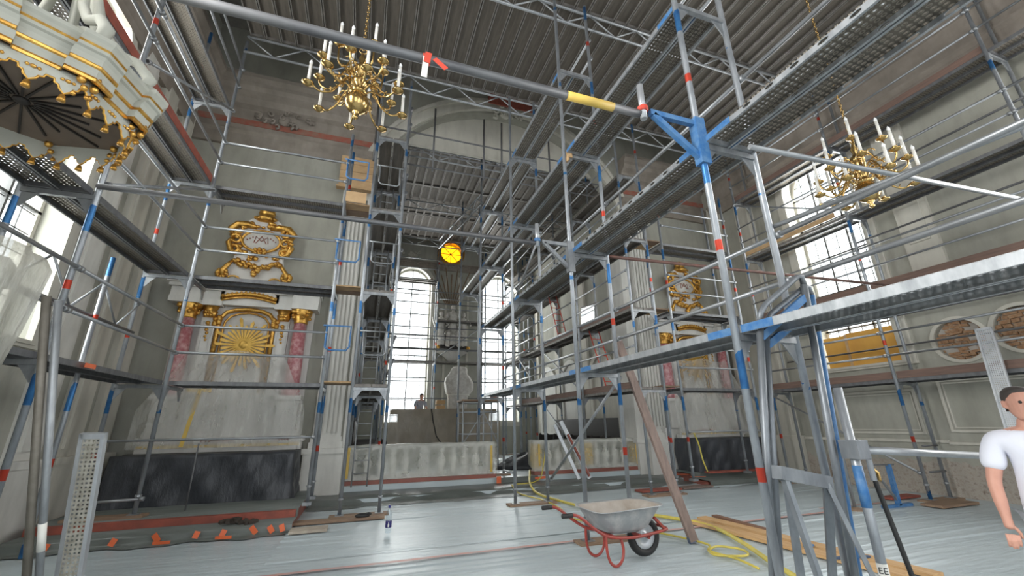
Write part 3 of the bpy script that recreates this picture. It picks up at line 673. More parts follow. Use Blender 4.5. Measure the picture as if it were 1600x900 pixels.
for z in (2.42, 4.45, 6.45):
    for k in range(2):
        bm = B(); box(bm, 7.0, 7.56, 8.9+.33*k, 9.2+.33*k, z+.02, z+.05); put('wooden_infill_board', bm, M_PLYPALE if k else M_WOODX, s_altr)
tube('guardrail', (7.55, 8.82, 1.35), (9.97, 8.82, 1.35), .022, M_STEEL, s_altr, True)
s_right = run('long scaffold along the right wall with brown toe boards', 'Y', 10.9, 11.55, [9.1, 6.05, 2.95, -.1], (2.42, 4.45, 6.45, 8.45), 10.2, rails=(0,), deck={(l, b) for l in range(4) for b in range(3)}, toe={(0, 0), (0, 1), (1, 0), (1, 1), (0, 2), (1, 2), (3, 0), (3, 1)}, style='near', brace={(0, 0), (3, 0)})
for z in (3.2, 3.9): tube('guardrail', (11.75, -.1, z), (11.75, 9.1, z+.02), .022, M_DARKSTEEL, s_right)
for z in (5.35, 5.75, 7.3, 7.65): tube('guardrail', (11.2, -.1, z), (11.2, 6.2, z), .024, M_DARKSTEEL, s_right)
for z in (.55, 1.05): tube('rung', (11.0, 5.98, z), (11.5, 5.98, z), .02, M_DARKSTEEL, s_right)

bm = B(); box(bm, -3.392, -3.386, 6.72, 6.95, 2.355, 2.41); put('orange_sticker', bm, M_ORTAPE, s_left)
bm = B(); box(bm, 10.872, 10.878, 4.12, 4.42, 4.39, 4.44); put('orange_sticker', bm, M_ORTAPE, s_right)
# end wall of the choir
s_end = run('dark scaffold across the end wall of the choir before the statue', 'X', 19.55, 20.2, [.55, 2.9, 5.3, 7.6], (2.42, 4.45, 6.45, 8.45), 10.3, base=.25, rails=(0,), deck={(1, 0), (1, 1), (1, 2), (2, 1), (3, 0)}, style='ceil', brace={(2, 1), (0, 1)}, post_r=.035, boards=False)
for z in (2.75, 3.5, 5.0, 5.6, 6.0, 7.2, 7.8): tube('guardrail', (.3, 19.5, z), (7.9, 19.5, z), .026, M_DARKSTEEL, s_end)
tube('lattice_chord', (2.4, 16.5, 9.2), (3.2, 12.2, 9.2), .03, M_STEEL, s_end); tube('lattice_chord', (2.4, 16.5, 8.8), (3.2, 12.2, 8.8), .03, M_STEEL, s_end)
for i in range(8):
    f0, f1 = i/8, (i+1)/8
    tube('lattice_strut', (2.4+.8*f0, 16.5-4.3*f0, 9.2 if i % 2 else 8.8), (2.4+.8*f1, 16.5-4.3*f1, 8.8 if i % 2 else 9.2), .02, M_STEEL, s_end)

# ceiling decks
def ceiling_deck(label, x0, x1, ys, z):
    t = thing('scaffold_platform', label, 'platform', ((x0+x1)/2, ys[0], z)); n = int((x1-x0)/.335)
    rnd = random.Random(int(x1*10))
    for b in range(len(ys)-1):
        for i in range(n): plank((x0+i*.335, ys[b]+.02, z+rnd.uniform(0, .012)+(b % 2)*.012), 'Y', ys[b+1]-ys[b]-.04, t, 'ceil')
    return t
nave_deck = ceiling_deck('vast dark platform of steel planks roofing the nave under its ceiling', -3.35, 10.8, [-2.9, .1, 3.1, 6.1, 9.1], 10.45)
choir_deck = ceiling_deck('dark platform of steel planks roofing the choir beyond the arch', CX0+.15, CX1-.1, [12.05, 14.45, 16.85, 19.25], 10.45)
def girder(label, y, x0, x1, zb, zt, step=.62):
    t = thing('lattice_girder', label, 'girder', ((x0+x1)/2, y, zb))
    for z in (zb, zt): tube('chord', (x0, y, z), (x1, y, z), .030, M_STEEL, t)
    n = int((x1-x0)/step)
    for i in range(n):
        a, b = x0+(x1-x0)*i/n, x0+(x1-x0)*(i+1)/n
        tube('strut', (a, y, zb if i % 2 else zt), (b, y, zt if i % 2 else zb), .018, M_STEEL, t)
    return t
girder('lattice girder under the choir-side edge of the nave platform', 9.06, -3.4, 10.9, 9.95, 10.40)
girder('lattice girder under the nave platform, one bay towards the chandeliers', 6.08, -3.4, 10.9, 9.98, 10.41)
girder('lattice girder under the nave platform directly above the chandeliers', 3.08, -3.4, 10.9, 9.98, 10.41)
girder('lattice girder under the near edge of the choir platform at the arch', 12.08, CX0+.1, CX1-.1, 10.06, 10.41)
girder('lattice girder under the middle of the choir platform', 15.6, CX0+.1, CX1-.1, 10.06, 10.41)
girder('lattice girder under the far edge of the choir platform near the amber light', 19.2, CX0+.1, CX1-.1, 10.06, 10.41)
# rails and short posts above the arch, between the two platforms
t = thing('arch_scaffold', 'thin tube lattice standing in front of the arch crown', 'scaffold', (4, 11.0, 8.2))
for z in (9.0, 9.5, 10.15): tube('ledger', (-.4, 11.0, z), (7.2, 11.0, z), .026, M_DARKSTEEL, t)
for x in (-.4, 1.3, 2.9, 3.5, 5.2, 7.1): tube('standard', (x, 11.0, 8.9), (x, 11.0, 11.2), .030, M_DARKSTEEL, t)
tube('tie', (-.4, 11.0, 9.5), (-.28, 9.15, 9.5), .026, M_DARKSTEEL, t); tube('tie', (7.1, 11.0, 9.5), (7.0, 11.75, 9.5), .026, M_DARKSTEEL, t)

# near right: loose frames leaning on the gangway, trestle, rail
def frame(label, b0, b1, t0, t1, m0, m1):
    t = thing('loose_guardrail', label, 'scaffold frame', b0); b0, b1, t0, t1 = map(Vector, (b0, b1, t0, t1))
    tube('upright', b0, t0, .030, m0, t); tube('upright', b1, t1, .030, m1, t)
    bm = B(); d = (t1-t0); up = (t0-b0).normalized()
    sweep(bm, [t0, t0+up*.09+d*.04, t0+up*.12+d*.14, t0+up*.12+d*.86, t0+up*.09+d*.96, t1], .026, 10); put('top_rail', bm, M_MID, t, True)
    bm = B(); beam(bm, t0-up*.12, t1-up*.12, .05, .06); put('crossbar', bm, M_BLUE, t)
    tube('crossbar', b0+(t0-b0)*.15, b1+(t1-b1)*.15, .02, M_STEEL, t)
    return t
frame('grey loose H-frame leaning against the central gangway, nearest the big planks', (3.10, 2.98, .0), (3.72, 2.74, .0), (3.20, 2.66, 2.40), (3.72, 2.56, 2.78), M_MID, M_MID)
frame('blue-legged loose H-frame leaning behind the grey one at the gangway', (3.22, 3.02, .0), (3.80, 2.78, .0), (3.30, 2.70, 2.34), (3.84, 2.60, 2.70), M_MID, M_BLUE)
t = thing('trestle', 'galvanized trestle with splayed legs under the central gangway', 'trestle', (3.1, 2.6, 0))
bm = B(); beam(bm, (2.88, 2.5, 1.24), (3.40, 2.52, 1.14), .08, .09); put('bar', bm, M_MID, t)
for a, b in (((2.94, 2.5, 1.2), (3.14, 2.45, 0)), ((2.96, 2.5, 1.2), (3.35, 2.9, 0)), ((3.36, 2.5, 1.14), (3.55, 2.3, 0)), ((3.36, 2.5, 1.14), (3.62, 2.9, 0))):
    bm = B(); beam(bm, a, b, .055, .03); put('leg', bm, M_MID, t)
t = thing('guard_rail_stand', 'galvanized post with a long rail clamped on, beside the man at right', 'rail', (3.73, 2.5, 0))
tube('post', (3.73, 2.5, 0), (3.73, 2.5, 1.85), .033, M_POST, t); tube('rail', (3.70, 2.46, 1.37), (5.6, 2.52, 1.25), .031, M_STEEL, t)
bm = B(); box(bm, 3.67, 3.80, 2.42, 2.56, 1.30, 1.44); cyl(bm, (3.73, 2.40, 1.3), (3.73, 2.40, 1.15), .02); put('clamp', bm, M_MID, t)
bm = B(); sweep(bm, [(3.76, 2.42, 1.24), (3.79, 2.40, 1.2), (3.76, 2.38, 1.15)], .014, 6); put('brass_hook', bm, M_BRASS, t)
bm = B(); cyl(bm, (3.73, 2.5, .50), (3.73, 2.5, .58), .0345, n=14); put('white_sticker', bm, M_CANDLE, t)
_d = Vector((-3.73, -2.5, 0)).normalized(); fc = D.curves.new('lettering', 'FONT'); fc.body = 'EE'; fc.size = .06; fc.align_x = 'CENTER'; fc.extrude = .0008; fc.materials.append(M_BLACK)
_x = Vector((0, 0, 1)).cross(_d); _t = D.objects.new('tmp_text', fc); COL.objects.link(_t); _me = D.meshes.new_from_object(_t.evaluated_get(bpy.context.evaluated_depsgraph_get())); D.objects.remove(_t); D.curves.remove(fc)
link(D.objects.new('lettering', _me), t, Matrix(((_x.x, 0, _d.x, 3.73+_d.x*.0348), (_x.y, 0, _d.y, 2.5+_d.y*.0348), (0, 1, 0, .517), (0, 0, 0, 1))))
tube('blue_sleeve', (3.73, 2.5, .95), (3.73, 2.5, 1.25), .035, M_BLUE, t)
tag(put('black_cable', (lambda b: (sweep(b, [(3.88, 2.5, 1.32), (3.90, 2.5, 1.1), (3.96, 2.5, .8), (4.02, 2.5, .5), (4.08, 2.5, .2), (4.14, 2.5, .02), (4.6, 2.3, .02)], .018, 8), b)[1])(B()), M_BLACK, None, True), 'thick black cable hanging down from the clamped rail', 'cable')
tube('near_brace', (2.95, 2.2, 3.85), (6.65, 2.0, 3.86), .024, M_STEEL, s_mid)
tube('near_guardrail', (3.86, 2.9, 3.52), (4.6, -.1, 3.62), .024, M_STEEL, s_mid)
# prop behind: single post, blue stool frame
t = thing('steel_prop', 'single thin steel prop standing on a disc before the wainscot', 'prop', (8.7, 6.05, 0))
tube('tube', (8.7, 6.05, .02), (8.7, 6.05, 2.3), .028, M_STEEL, t); bm = B(); lathe(bm, (8.7, 6.05, .004), [(.14, 0), (.14, .03), (.04, .05)], 14); put('foot', bm, M_WOODX, t)
t = thing('blue_trestle_foot', 'small blue steel trestle foot standing by the right scaffold base', 'trestle', (9.6, 6.0, 0))
bm = B(); beam(bm, (9.75, 5.95, .03), (9.75, 5.95, .75), .07, .07, (0, 1, 0)); put('post', bm, M_BLUE, t)
bm = B(); beam(bm, (9.3, 5.95, .03), (10.1, 5.95, .03), .07, .05); put('base_rail', bm, M_BLUE, t)
bm = B(); beam(bm, (9.25, 5.95, .75), (9.75, 5.95, .1), .035, .035); put('strut', bm, M_STEEL, t)
bm = B(); beam(bm, (9.22, 5.95, .76), (9.9, 5.95, .74), .03, .03); put('top_bar', bm, M_DARKSTEEL, t)

# ------------------------------------------------------------------ side altars
def curve_pts(f, n): return [f(i/(n-1)) for i in range(n)]
def side_altar(xc, label):
    y = YF; t = thing('side_altar', label, 'altar', (xc, y, .25))
    bm = B()
    box(bm, xc-1.55, xc+1.55, y-.32, y-.02, .25, 1.30); box(bm, xc-1.6, xc+1.6, y-.36, y-.02, 1.30, 1.42)
    box(bm, xc-1.45, xc+1.45, y-.10, y-.02, 1.42, 4.4); put('body', bm, M_ALT, t)
    for s in (-1, 1):                                   # pedestals
        bm = B(); box(bm, xc+s*1.18-.22, xc+s*1.18+.22, y-.45, y-.10, 1.42, 2.2); box(bm, xc+s*1.18-.27, xc+s*1.18+.27, y-.50, y-.10, 2.2, 2.3); box(bm, xc+s*1.18-.25, xc+s*1.18+.25, y-.48, y-.1, 1.42, 1.52)
        put('pedestal', bm, M_ALT, t)
        bm = B(); box(bm, xc+s*.78-.14, xc+s*.78+.14, y-.22, y-.10, 2.3, 4.1); panel_frame(bm, FX(y-.22, -1), xc+s*.78-.11, xc+s*.78+.11, 2.4, 4.0, .02, .02); put('pilaster', bm, M_ALT, t)
    for s in (-1, 1):
        bm = B(); c = (xc+s*1.18, y-.28, 0); lathe(bm, c, [(.21, 2.3), (.21, 2.34), (.18, 2.37), (.20, 2.41), (.165, 2.45), (.165, 3.0), (.145, 4.02)], 18); put('column', bm, M_PINKMARBLE, t, True)
        bm = B(); lathe(bm, c, [(.15, 4.02), (.16, 4.05), (.15, 4.08), (.20, 4.2), (.17, 4.22), (.25, 4.33), (.25, 4.36)], 16)
        for k in range(10):
            a = k*PI/5; ball(bm, (c[0]+.19*math.cos(a), c[1]+.19*math.sin(a), 4.16+.08*(k % 2)), .045, 6)
        for k in range(4): ball(bm, (c[0]+.22*math.cos(PI/4+k*PI/2), c[1]+.22*math.sin(PI/4+k*PI/2), 4.30), .06, 6)
        put('capital', bm, M_GOLD, t, True)
        bm = B(); lathe(bm, (xc+s*.78, y-.22, 0), [(.12, 4.08), (.16, 4.22), (.13, 4.24), (.18, 4.36)], 10, 1, .6)
        for k in range(6): ball(bm, (xc+s*.78+.05*(k % 3-1), y-.33, 4.12+.07*(k//3)), .05, 6)
        put('pilaster_capital', bm, M_GOLD, t, True); bm = B()
        for k in range(6): ball(bm, (xc+s*.78+.02*(k % 2), y-.24, 3.95-.08*k), .05-.004*k, 6, 1, .6)
        put('gilt_pendant', bm, M_GOLD, t, True)
    # niche arch, gilded
    def arch(u, r, sp): pass
    bm = B()
    path = [(xc-.58, y-.18, 2.45), (xc-.58, y-.18, 3.92), (xc-.56, y-.18, 4.10), (xc-.46, y-.18, 4.24), (xc-.28, y-.18, 4.31), (xc, y-.18, 4.34), (xc+.28, y-.18, 4.31), (xc+.46, y-.18, 4.24), (xc+.56, y-.18, 4.10), (xc+.58, y-.18, 3.92), (xc+.58, y-.18, 2.45)]
    sweep(bm, path, .05, 8); sweep(bm, [(p[0]+(.10 if p[0] < xc-.01 else -.10 if p[0] > xc+.01 else 0), p[1]+.03, p[2]-.08) for p in path], .025, 6)
    for s in (-1, 1):
        for k in range(7): ball(bm, (xc+s*(.60+.05*math.cos(k*2.1)), y-.22, 3.92+.05*math.sin(k*1.7)+.028*k), .062, 6)
    put('gilt_niche_arch', bm, M_GOLD, t, True)
    # sunburst
    bm = B(); c = Vector((xc+.03, y-.26, 3.46)); n = 28
    for k in range(n):
        a = 2*PI*k/n; L = (.62, .46, .54, .42)[k % 4]; d = Vector((math.cos(a), 0, math.sin(a))); q = Vector((-math.sin(a), 0, math.cos(a)))
        v = [c+d*.08-q*.012, c+d*.08+q*.012, c+d*L+q*.034, c+d*(L+.05), c+d*L-q*.034]
        f = [bm.verts.new(p+Vector((0, -.02, 0))) for p in v]; g = [bm.verts.new(p+Vector((0, .01, 0))) for p in v]
        bm.faces.new(f); bm.faces.new(g[::-1])
        for i in range(5): bm.faces.new((f[i], f[(i+1) % 5], g[(i+1) % 5], g[i]))
    bmesh.ops.recalc_face_normals(bm, faces=bm.faces)
    ball(bm, c, .11, 12, 1, .4, 1); put('gilded_sunburst', bm, M_GOLDFLAT, t)
    # entablature with raised middle, gilt arc moulding
    bm = B()
    for x0, x1, yy in ((-1.55, -.95, .52), (.95, 1.55, .52), (-.95, -.55, .34), (.55, .95, .34)):
        box(bm, xc+x0, xc+x1, y-yy, y, 4.36, 4.5); box(bm, xc+x0-.0, xc+x1+.0, y-yy+.04, y, 4.5, 4.72); box(bm, xc+x0-.03, xc+x1+.03, y-yy-.05, y, 4.72, 4.80); box(bm, xc+x0-.06, xc+x1+.06, y-yy-.12, y, 4.80, 4.90)
    prism(bm, [(xc-.62, 4.40), (xc-.62, 4.86)] + [(xc-.62*math.cos(PI*i/10), 4.86+.22*math.sin(PI*i/10)) for i in range(1, 10)] + [(xc+.62, 4.86), (xc+.62, 4.40)], [], FX(y-.30), .3)
    # attic body with concave sides
    prism(bm, [(xc-.95, 4.9), (xc-.72, 5.1), (xc-.58, 5.4), (xc-.52, 5.8), (xc-.55, 6.5), (xc-.3, 6.75), (xc+.3, 6.75), (xc+.55, 6.5), (xc+.52, 5.8), (xc+.58, 5.4), (xc+.72, 5.1), (xc+.95, 4.9)], [], FX(y-.22), .2)
    put('entablature', bm, M_ALT, t)
    bm = B()
    for r, zz in ((.05, 4.58), (.028, 4.50)):
        sweep(bm, [(xc+.58*(-1+2*i/12), y-.34, zz+.10*math.sin(PI*i/12)) for i in range(13)], r, 8)
    for i in range(13): ball(bm, (xc+.56*(-1+2*i/12), y-.38, 4.61+.11*math.sin(PI*i/12)), .032, 6)
    for s in (-1, 1): sweep(bm, [(xc+s*(.45+.12*math.cos(a)), y-.28, 5.08+.06*math.sin(a)) for a in [k*.5 for k in range(10)]], .022, 6)
    put('gilt_arc_moulding', bm, M_GOLD, t, True)
    # cartouche
    cz = 6.08; bm = B(); rnd = random.Random(11)
    sweep(bm, [(xc+.43*math.cos(2*PI*k/28), y-.27, cz+.04+.29*math.sin(2*PI*k/28)) for k in range(28)], .035, 8, True)
    for s in (-1, 1):
        for r0, a0, dz in ((.17, .2, .28), (.15, .5, .02), (.13, .9, -.25)):
            sweep(bm, [(xc+s*(.56+r0*(1-k*.06)*math.cos(a0+k*.55)), y-.26-.006*k, cz+dz+r0*(1-k*.06)*math.sin(a0+k*.55)) for k in range(11)], [.055-.003*k for k in range(11)], 6)
        sweep(bm, [(xc+s*.15, y-.25, cz+.42), (xc+s*.35, y-.27, cz+.46), (xc+s*.58, y-.27, cz+.44), (xc+s*.72, y-.27, cz+.30), (xc+s*.66, y-.27, cz+.16)], [.05, .09, .10, .08, .05], 8)
        sweep(bm, [(xc+s*.62, y-.26, cz+.1), (xc+s*.70, y-.27, cz-.08), (xc+s*.62, y-.27, cz-.28), (xc+s*.50, y-.26, cz-.36)], [.05, .075, .07, .04], 8)
        sweep(bm, [(xc+s*.52, y-.30, 5.55), (xc+s*.60, y-.33, 5.4), (xc+s*.70, y-.33, 5.25), (xc+s*.68, y-.33, 5.12)], [.03, .05, .06, .05], 8)
        for k in range(9): ball(bm, (xc+s*(.70+.09*math.cos(k*2.4)), y-.30, 5.18+.09*math.sin(k*2.4)), .06, 6)
    for k in range(60):                                  # leaf and flower bosses all round
        a = rnd.uniform(0, 2*PI); R = rnd.uniform(1.18, 1.62)
        ball(bm, (xc+.43*R*math.cos(a), y-.24-rnd.uniform(0, .06), cz+.04+.33*R*math.sin(a)), rnd.uniform(.03, .065), 6, rnd.uniform(.8, 1.6), .8, rnd.uniform(.6, 1.2))
    for k in range(26):                                  # garland below
        u = -1+2*k/25; ball(bm, (xc+.50*u, y-.30, 5.52-.10*(1-u*u)+rnd.uniform(-.06, .06)), rnd.uniform(.05, .075), 6)
    for k in range(5): ball(bm, (xc+rnd.uniform(-.05, .05), y-.32, 5.40-.05*k), .07, 6)
    for k in range(8): ball(bm, (xc+.13*math.cos(k*.8), y-.30, cz-.25+.06*math.sin(k*.8)), .055, 6)
    lathe(bm, (xc, y-.2, 6.68), [(.14, 0), (.26, .06), (.26, .12), (.16, .17), (.20, .24), (.18, .34), (.10, .40)], 12, 1, .7)
    for k in range(7): ball(bm, (xc-.22+.073*k, y-.33, 6.74), .04, 6)
    put('gilt_cartouche', bm, M_GOLD, t, True)
    bm = B(); lathe(bm, (0, 0, 0), [(.001, -.03), (.3, -.02), (.42, 0), (.42, .02)], 24)
    bmesh.ops.transform(bm, matrix=Matrix.Translation((xc, y-.25, cz+.04)) @ Matrix.Rotation(-PI/2, 4, 'X') @ Matrix.Diagonal((1, -.68, -1, 1)), verts=bm.verts); bmesh.ops.recalc_face_normals(bm, faces=bm.faces)
    put('oval_plaque', bm, M_ALT, t, True)
    bm = B()                                             # interlaced monogram and little stars on the plaque
    for s in (-1, 1):
        sweep(bm, [(xc+s*.16, y-.285, cz-.02), (xc+s*.13, y-.285, cz+.16), (xc, y-.29, cz+.03)], .010, 6); sweep(bm, [(xc+s*.12, y-.285, cz-.03), (xc, y-.29, cz+.17)], .009, 6)
        for k in range(3): ball(bm, (xc+s*(.20+.06*k), y-.28, cz+.13-.04*k), .018, 5)
    put('monogram', bm, M_REDTRIM, t)
    # ornament strip over the altar table
    bm = B()
    for k in range(9): ball(bm, (xc-.38+.07*k, y-.37, 1.34), .026, 6, 1.3, .5, .8)
    for k in range(5): ball(bm, (xc+1.05+.06*k, y-.37, 1.34), .026, 6, 1.3, .5, .8)
    put('inscription_strip', bm, M_REDTRIM, t)
    return t
XA, XB = -2.88, 10.3
side_altar(XA, 'left side altar with big gilded cartouche, sunburst and two pink marble columns')
side_altar(XB, 'right side altar with slim gilded cartouche seen past the central gangway')

def radial_film(name, label, xc, half, z0, z1, y, cx, cz, amp, n, m, bulge=.12):
    t = thing(name, label, 'dust sheet', (xc, y, z0)); bm = B(); g = []; nu, nv = 56, 40; rnd = random.Random(int(xc*10))
    ph = [rnd.uniform(0, 6) for _ in range(4)]
    for i in range(nu+1):
        row = []
        for j in range(nv+1):
            u, v = i/nu, j/nv; taper = .60+.40*min(1, (1-v)*1.6)
            x = xc+half*taper*(2*u-1); z = z0+(z1-z0)*v
            if v == 1: z -= .05*math.sin(u*PI*3)
            a = math.atan2(x-cx, cz-z); rr = math.hypot(x-cx, z-cz)
            dy = amp*min(1, rr*1.2)*(math.sin(a*n+ph[0])+.5*math.sin(a*n*2.3+ph[1]))+bulge*(1-v)**1.3
            row.append(bm.verts.new((x, y-dy, z)))
        g.append(row)
    for i in range(nu):
        for j in range(nv): bm.faces.new((g[i][j], g[i+1][j], g[i+1][j+1], g[i][j+1]))
    put('film', bm, m, t, True); return t
f1 = radial_film('dust_sheet', 'clear plastic sheet taped over the left side altar below its sunburst', XA+.05, 1.55, 1.22, 3.22, YF-.62, XA+.03, 3.6, .022, 15, M_FILM, .28)
f2 = radial_film('dust_sheet', 'clear plastic sheet taped over the right side altar columns', XB, 1.5, 1.22, 3.5, YF-.62, XB, 3.6, .022, 15, M_FILM, .28)
for p0, p1 in (((XA-.55, 10.55, 1.25), (XA-.50, 10.80, 2.35)), ((XA-.75, 10.82, 2.38), (XA-.3, 10.82, 2.38))):
    bm = B(); beam(bm, p0, p1, .07, .006, (0, 1, 0)); put('yellow_tape', bm, M_YELTAPE, f1)
def wrapped_table(xc, x0, x1, y0, y1, z0, z1, label, seed):
    t = thing('altar_table', label, 'altar', (xc, (y0+y1)/2, z0))
    bm = B(); box(bm, x0+.08, x1-.08, y0+.08, y1-.05, z0, z1-.04); put('mensa', bm, M_ALT, t)
    rnd = random.Random(seed); bm = B(); nu, nv = 60, 14; g = []
    per = [(x0, y1), (x0, y0), (x1, y0), (x1, y1)]; seg = [y1-y0, x1-x0, y1-y0]; tot = sum(seg)
    for i in range(nu+1):
        s = tot*i/nu; k = 0
        while k < 2 and s > seg[k]: s -= seg[k]; k += 1
        q = s/seg[k]; px, py = per[k][0]+(per[k+1][0]-per[k][0])*q, per[k][1]+(per[k+1][1]-per[k][1])*q; nx, ny = ((-1, 0), (0, -1), (1, 0))[k]
        row = []
        for j in range(nv+1):
            v = j/nv; o = .02*math.sin(s*7+v*5+seed)+.015*math.sin(s*15-v*9)+.05*(1-v)*(.5+.5*math.sin(s*2.2+seed))+rnd.uniform(-.006, .006)
            row.append(bm.verts.new((px+nx*o, py+ny*o, z0+(z1-z0)*v+(.012*math.sin(s*9) if j == nv else 0))))
        g.append(row)
    for i in range(nu):
        for j in range(nv): bm.faces.new((g[i][j], g[i+1][j], g[i+1][j+1], g[i][j+1]))
    bm.faces.new([g[i][nv] for i in range(nu+1)])
    put('black_film', bm, M_BLACKFILM, t, True)
    bm = B(); box(bm, x0+.1, x1-.1, y1-.25, y1-.02, z1+.012, z1+.12); put('white_gradine', bm, M_ALT, t)
    bm = B(); beam(bm, (x0+.12, y1-.26, z1+.13), (x1-.05, y1-.26, z1+.13), .01, .05); put('yellow_tape', bm, M_YELTAPE, t)
    return t
wrapped_table(XA, -4.40, -1.28, 10.15, 11.1, .25, 1.12, 'long altar table wrapped in black film before the left side altar', 1)
wrapped_table(XB-.1, 8.95, 11.35, 10.15, 11.1, .25, 1.12, 'altar table wrapped in black film before the right side altar', 5)

# covered steps under both side altars
def platform(x0, x1, y0, y1, label, red):
    t = thing('altar_step', label, 'step', ((x0+x1)/2, y0, 0)); bm = B(); box(bm, x0, x1, y0+.02, y1, .002, .10); box(bm, x0, x1, y0+.62, y1, .10, .22); put('core', bm, M_REDMARBLE, t)
    bm = B(); nu = 40; g = []
    for i in range(nu+1):
        x = x0-.03+(x1-x0+.06)*i/nu; w = .02*math.sin(x*5)+.012*math.sin(x*13)
        g.append([bm.verts.new(p) for p in ((x, y1, .245), (x, y0+.60, .248), (x, y0+.59, .135), (x, y0-.02+w*.5, .130), (x, y0-.06+w, .10), (x, y0-.05+w*1.4, .05), (x, y0-.10+w*2, .016), (x, y0-.25+w*3, .013))])
    for i in range(nu):
        for j in range(7): bm.faces.new((g[i][j], g[i+1][j], g[i+1][j+1], g[i][j+1]))
    put('cover_sheet', bm, M_TARPD, t, True)
    if red:
        bm = B(); box(bm, x0, x1, y0+.44, y0+.56, .138, .245); put('red_batten', bm, M_REDWOOD, t)
    return t
p1 = platform(-4.55, -.98, 8.32, YF-.01, 'low step under the left side altar, covered in dark green sheet with orange tape', True)
rnd = random.Random(4)
for x in (-3.95, -3.2, -2.75, -2.2, -1.85, -1.5, -1.25, -1.08):
    a = rnd.uniform(-.3, .3); zt = rnd.uniform(.12, .14)
    bm = B(); beam(bm, (x-.02, 8.235, zt), (x+a*.25, 8.205, zt-rnd.uniform(.08, .10)), .075, .006, (0, 1, 0)); put('orange_tape', bm, M_ORTAPE, p1)
for x in (-2.72, -1.95): bm = B(); beam(bm, (x, 8.10, .045), (x+.22, 8.08, .045), .006, .04); put('orange_tape', bm, M_ORTAPE, p1)
p2 = platform(8.62, 11.9, 9.55, YF-.01, 'low step under the right side altar, edged with dark green sheet', False)
bm = B(); beam(bm, (8.9, 9.9, .285), (11.0, 9.75, .285), .16, .05); put('red_plank', bm, M_REDWOOD, p2)
for y in (9.6, 10.2): bm = B(); beam(bm, (8.56, y, .22), (8.5, y+.45, .18), .07, .01); put('orange_tape', bm, M_ORTAPE, p2)

# ------------------------------------------------------------------ balustrades, choir step
def balustrade(x0, x1, label, seed, npost):
    t = thing('balustrade', label, 'balustrade', ((x0+x1)/2, 11.75, .1)); y = 11.80
    bm = B(); box(bm, x0-.05, x1+.05, y-.22, y+.22, .10, .34); put('red_plinth', bm, M_REDMARBLE, t)
    bm = B(); box(bm, x0, x1, y-.15, y+.15, 1.04, 1.13); put('handrail', bm, M_ALT, t)
    bm = B(); box(bm, x0, x1, y-.13, y+.13, .34, .44); put('foot_rail', bm, M_ALT, t)
    n = int((x1-x0)/.29)
    posts = [x0+.1, x1-.1]+[x0+(x1-x0)*k/npost for k in range(1, npost)]
    me = None
    for x in posts:
        bm = B(); box(bm, x-.12, x+.12, y-.13, y+.13, .44, 1.04); panel_frame(bm, FX(y-.13, -1), x-.09, x+.09, .5, .98, .03, .02); put('post', bm, M_YELTAPE if seed else M_ALT, t)
    for i in range(n):
        x = x0+(x1-x0)*(i+.5)/n
        if any(abs(x-p) < .24 for p in posts): continue
        if me is None:
            bm = B(); lathe(bm, (0, 0, 0), [(.09, 0), (.09, .06), (.05, .09), (.11, .22), (.105, .30), (.05, .45), (.06, .5), (.09, .53), (.09, .60)], 12); me = D.meshes.new('baluster'); bm.to_mesh(me); bm.free(); me.materials.append(M_CANDLE)
            for p in me.polygons: p.use_smooth = True
        link(D.objects.new('baluster', me), t, Matrix.Translation((x, y, .44)))
    # film draped over both sides
    f = thing('dust_sheet', label.replace('balustrade', 'milky film draped over the balustrade'), 'dust sheet', ((x0+x1)/2, 11.6, .36)); bm = B(); g = []; nu = 60
    prof = [(-.24, .36), (-.22, .5), (-.20, .7), (-.19, .9), (-.19, 1.08), (-.17, 1.15), (0, 1.155), (.17, 1.15), (.19, 1.0), (.22, .5)]
    for i in range(nu+1):
        x = x0-.08+(x1-x0+.16)*i/nu
        g.append([bm.verts.new((x+.01*math.sin(j*3+i), y+d+(.014*math.sin(x*9+j*.8+seed)+.01*math.sin(x*21-j))*(-1 if d < 0 else 1)*(j != 6), z+.008*math.sin(x*7))) for j, (d, z) in enumerate(prof)])
    for i in range(nu):
        for j in range(len(prof)-1): bm.faces.new((g[i][j], g[i+1][j], g[i+1][j+1], g[i][j+1]))
    bm.faces.new(g[0]); bm.faces.new(g[-1][::-1])
    put('film', bm, M_FILMTHICK, f, True)
    return t
b1 = balustrade(-.30, 3.42, 'white choir balustrade with turned balusters left of the gateway', 0, 2)
b2 = balustrade(4.62, 8.05, 'white choir balustrade right of the gateway behind two leaning boards', 2, 2)
for x, z0, z1 in ((-.28, .4, 1.1), (3.33, .4, 1.05)): bm = B(); beam(bm, (x, 11.575, z0), (x, 11.575, z1), .06, .006, (0, 1, 0)); put('yellow_tape', bm, M_YELTAPE, b1)
for x in (4.72, 7.9): bm = B(); beam(bm, (x, 11.575, .4), (x, 11.575, 1.05), .05, .006, (0, 1, 0)); put('yellow_tape', bm, M_YELTAPE, b2)
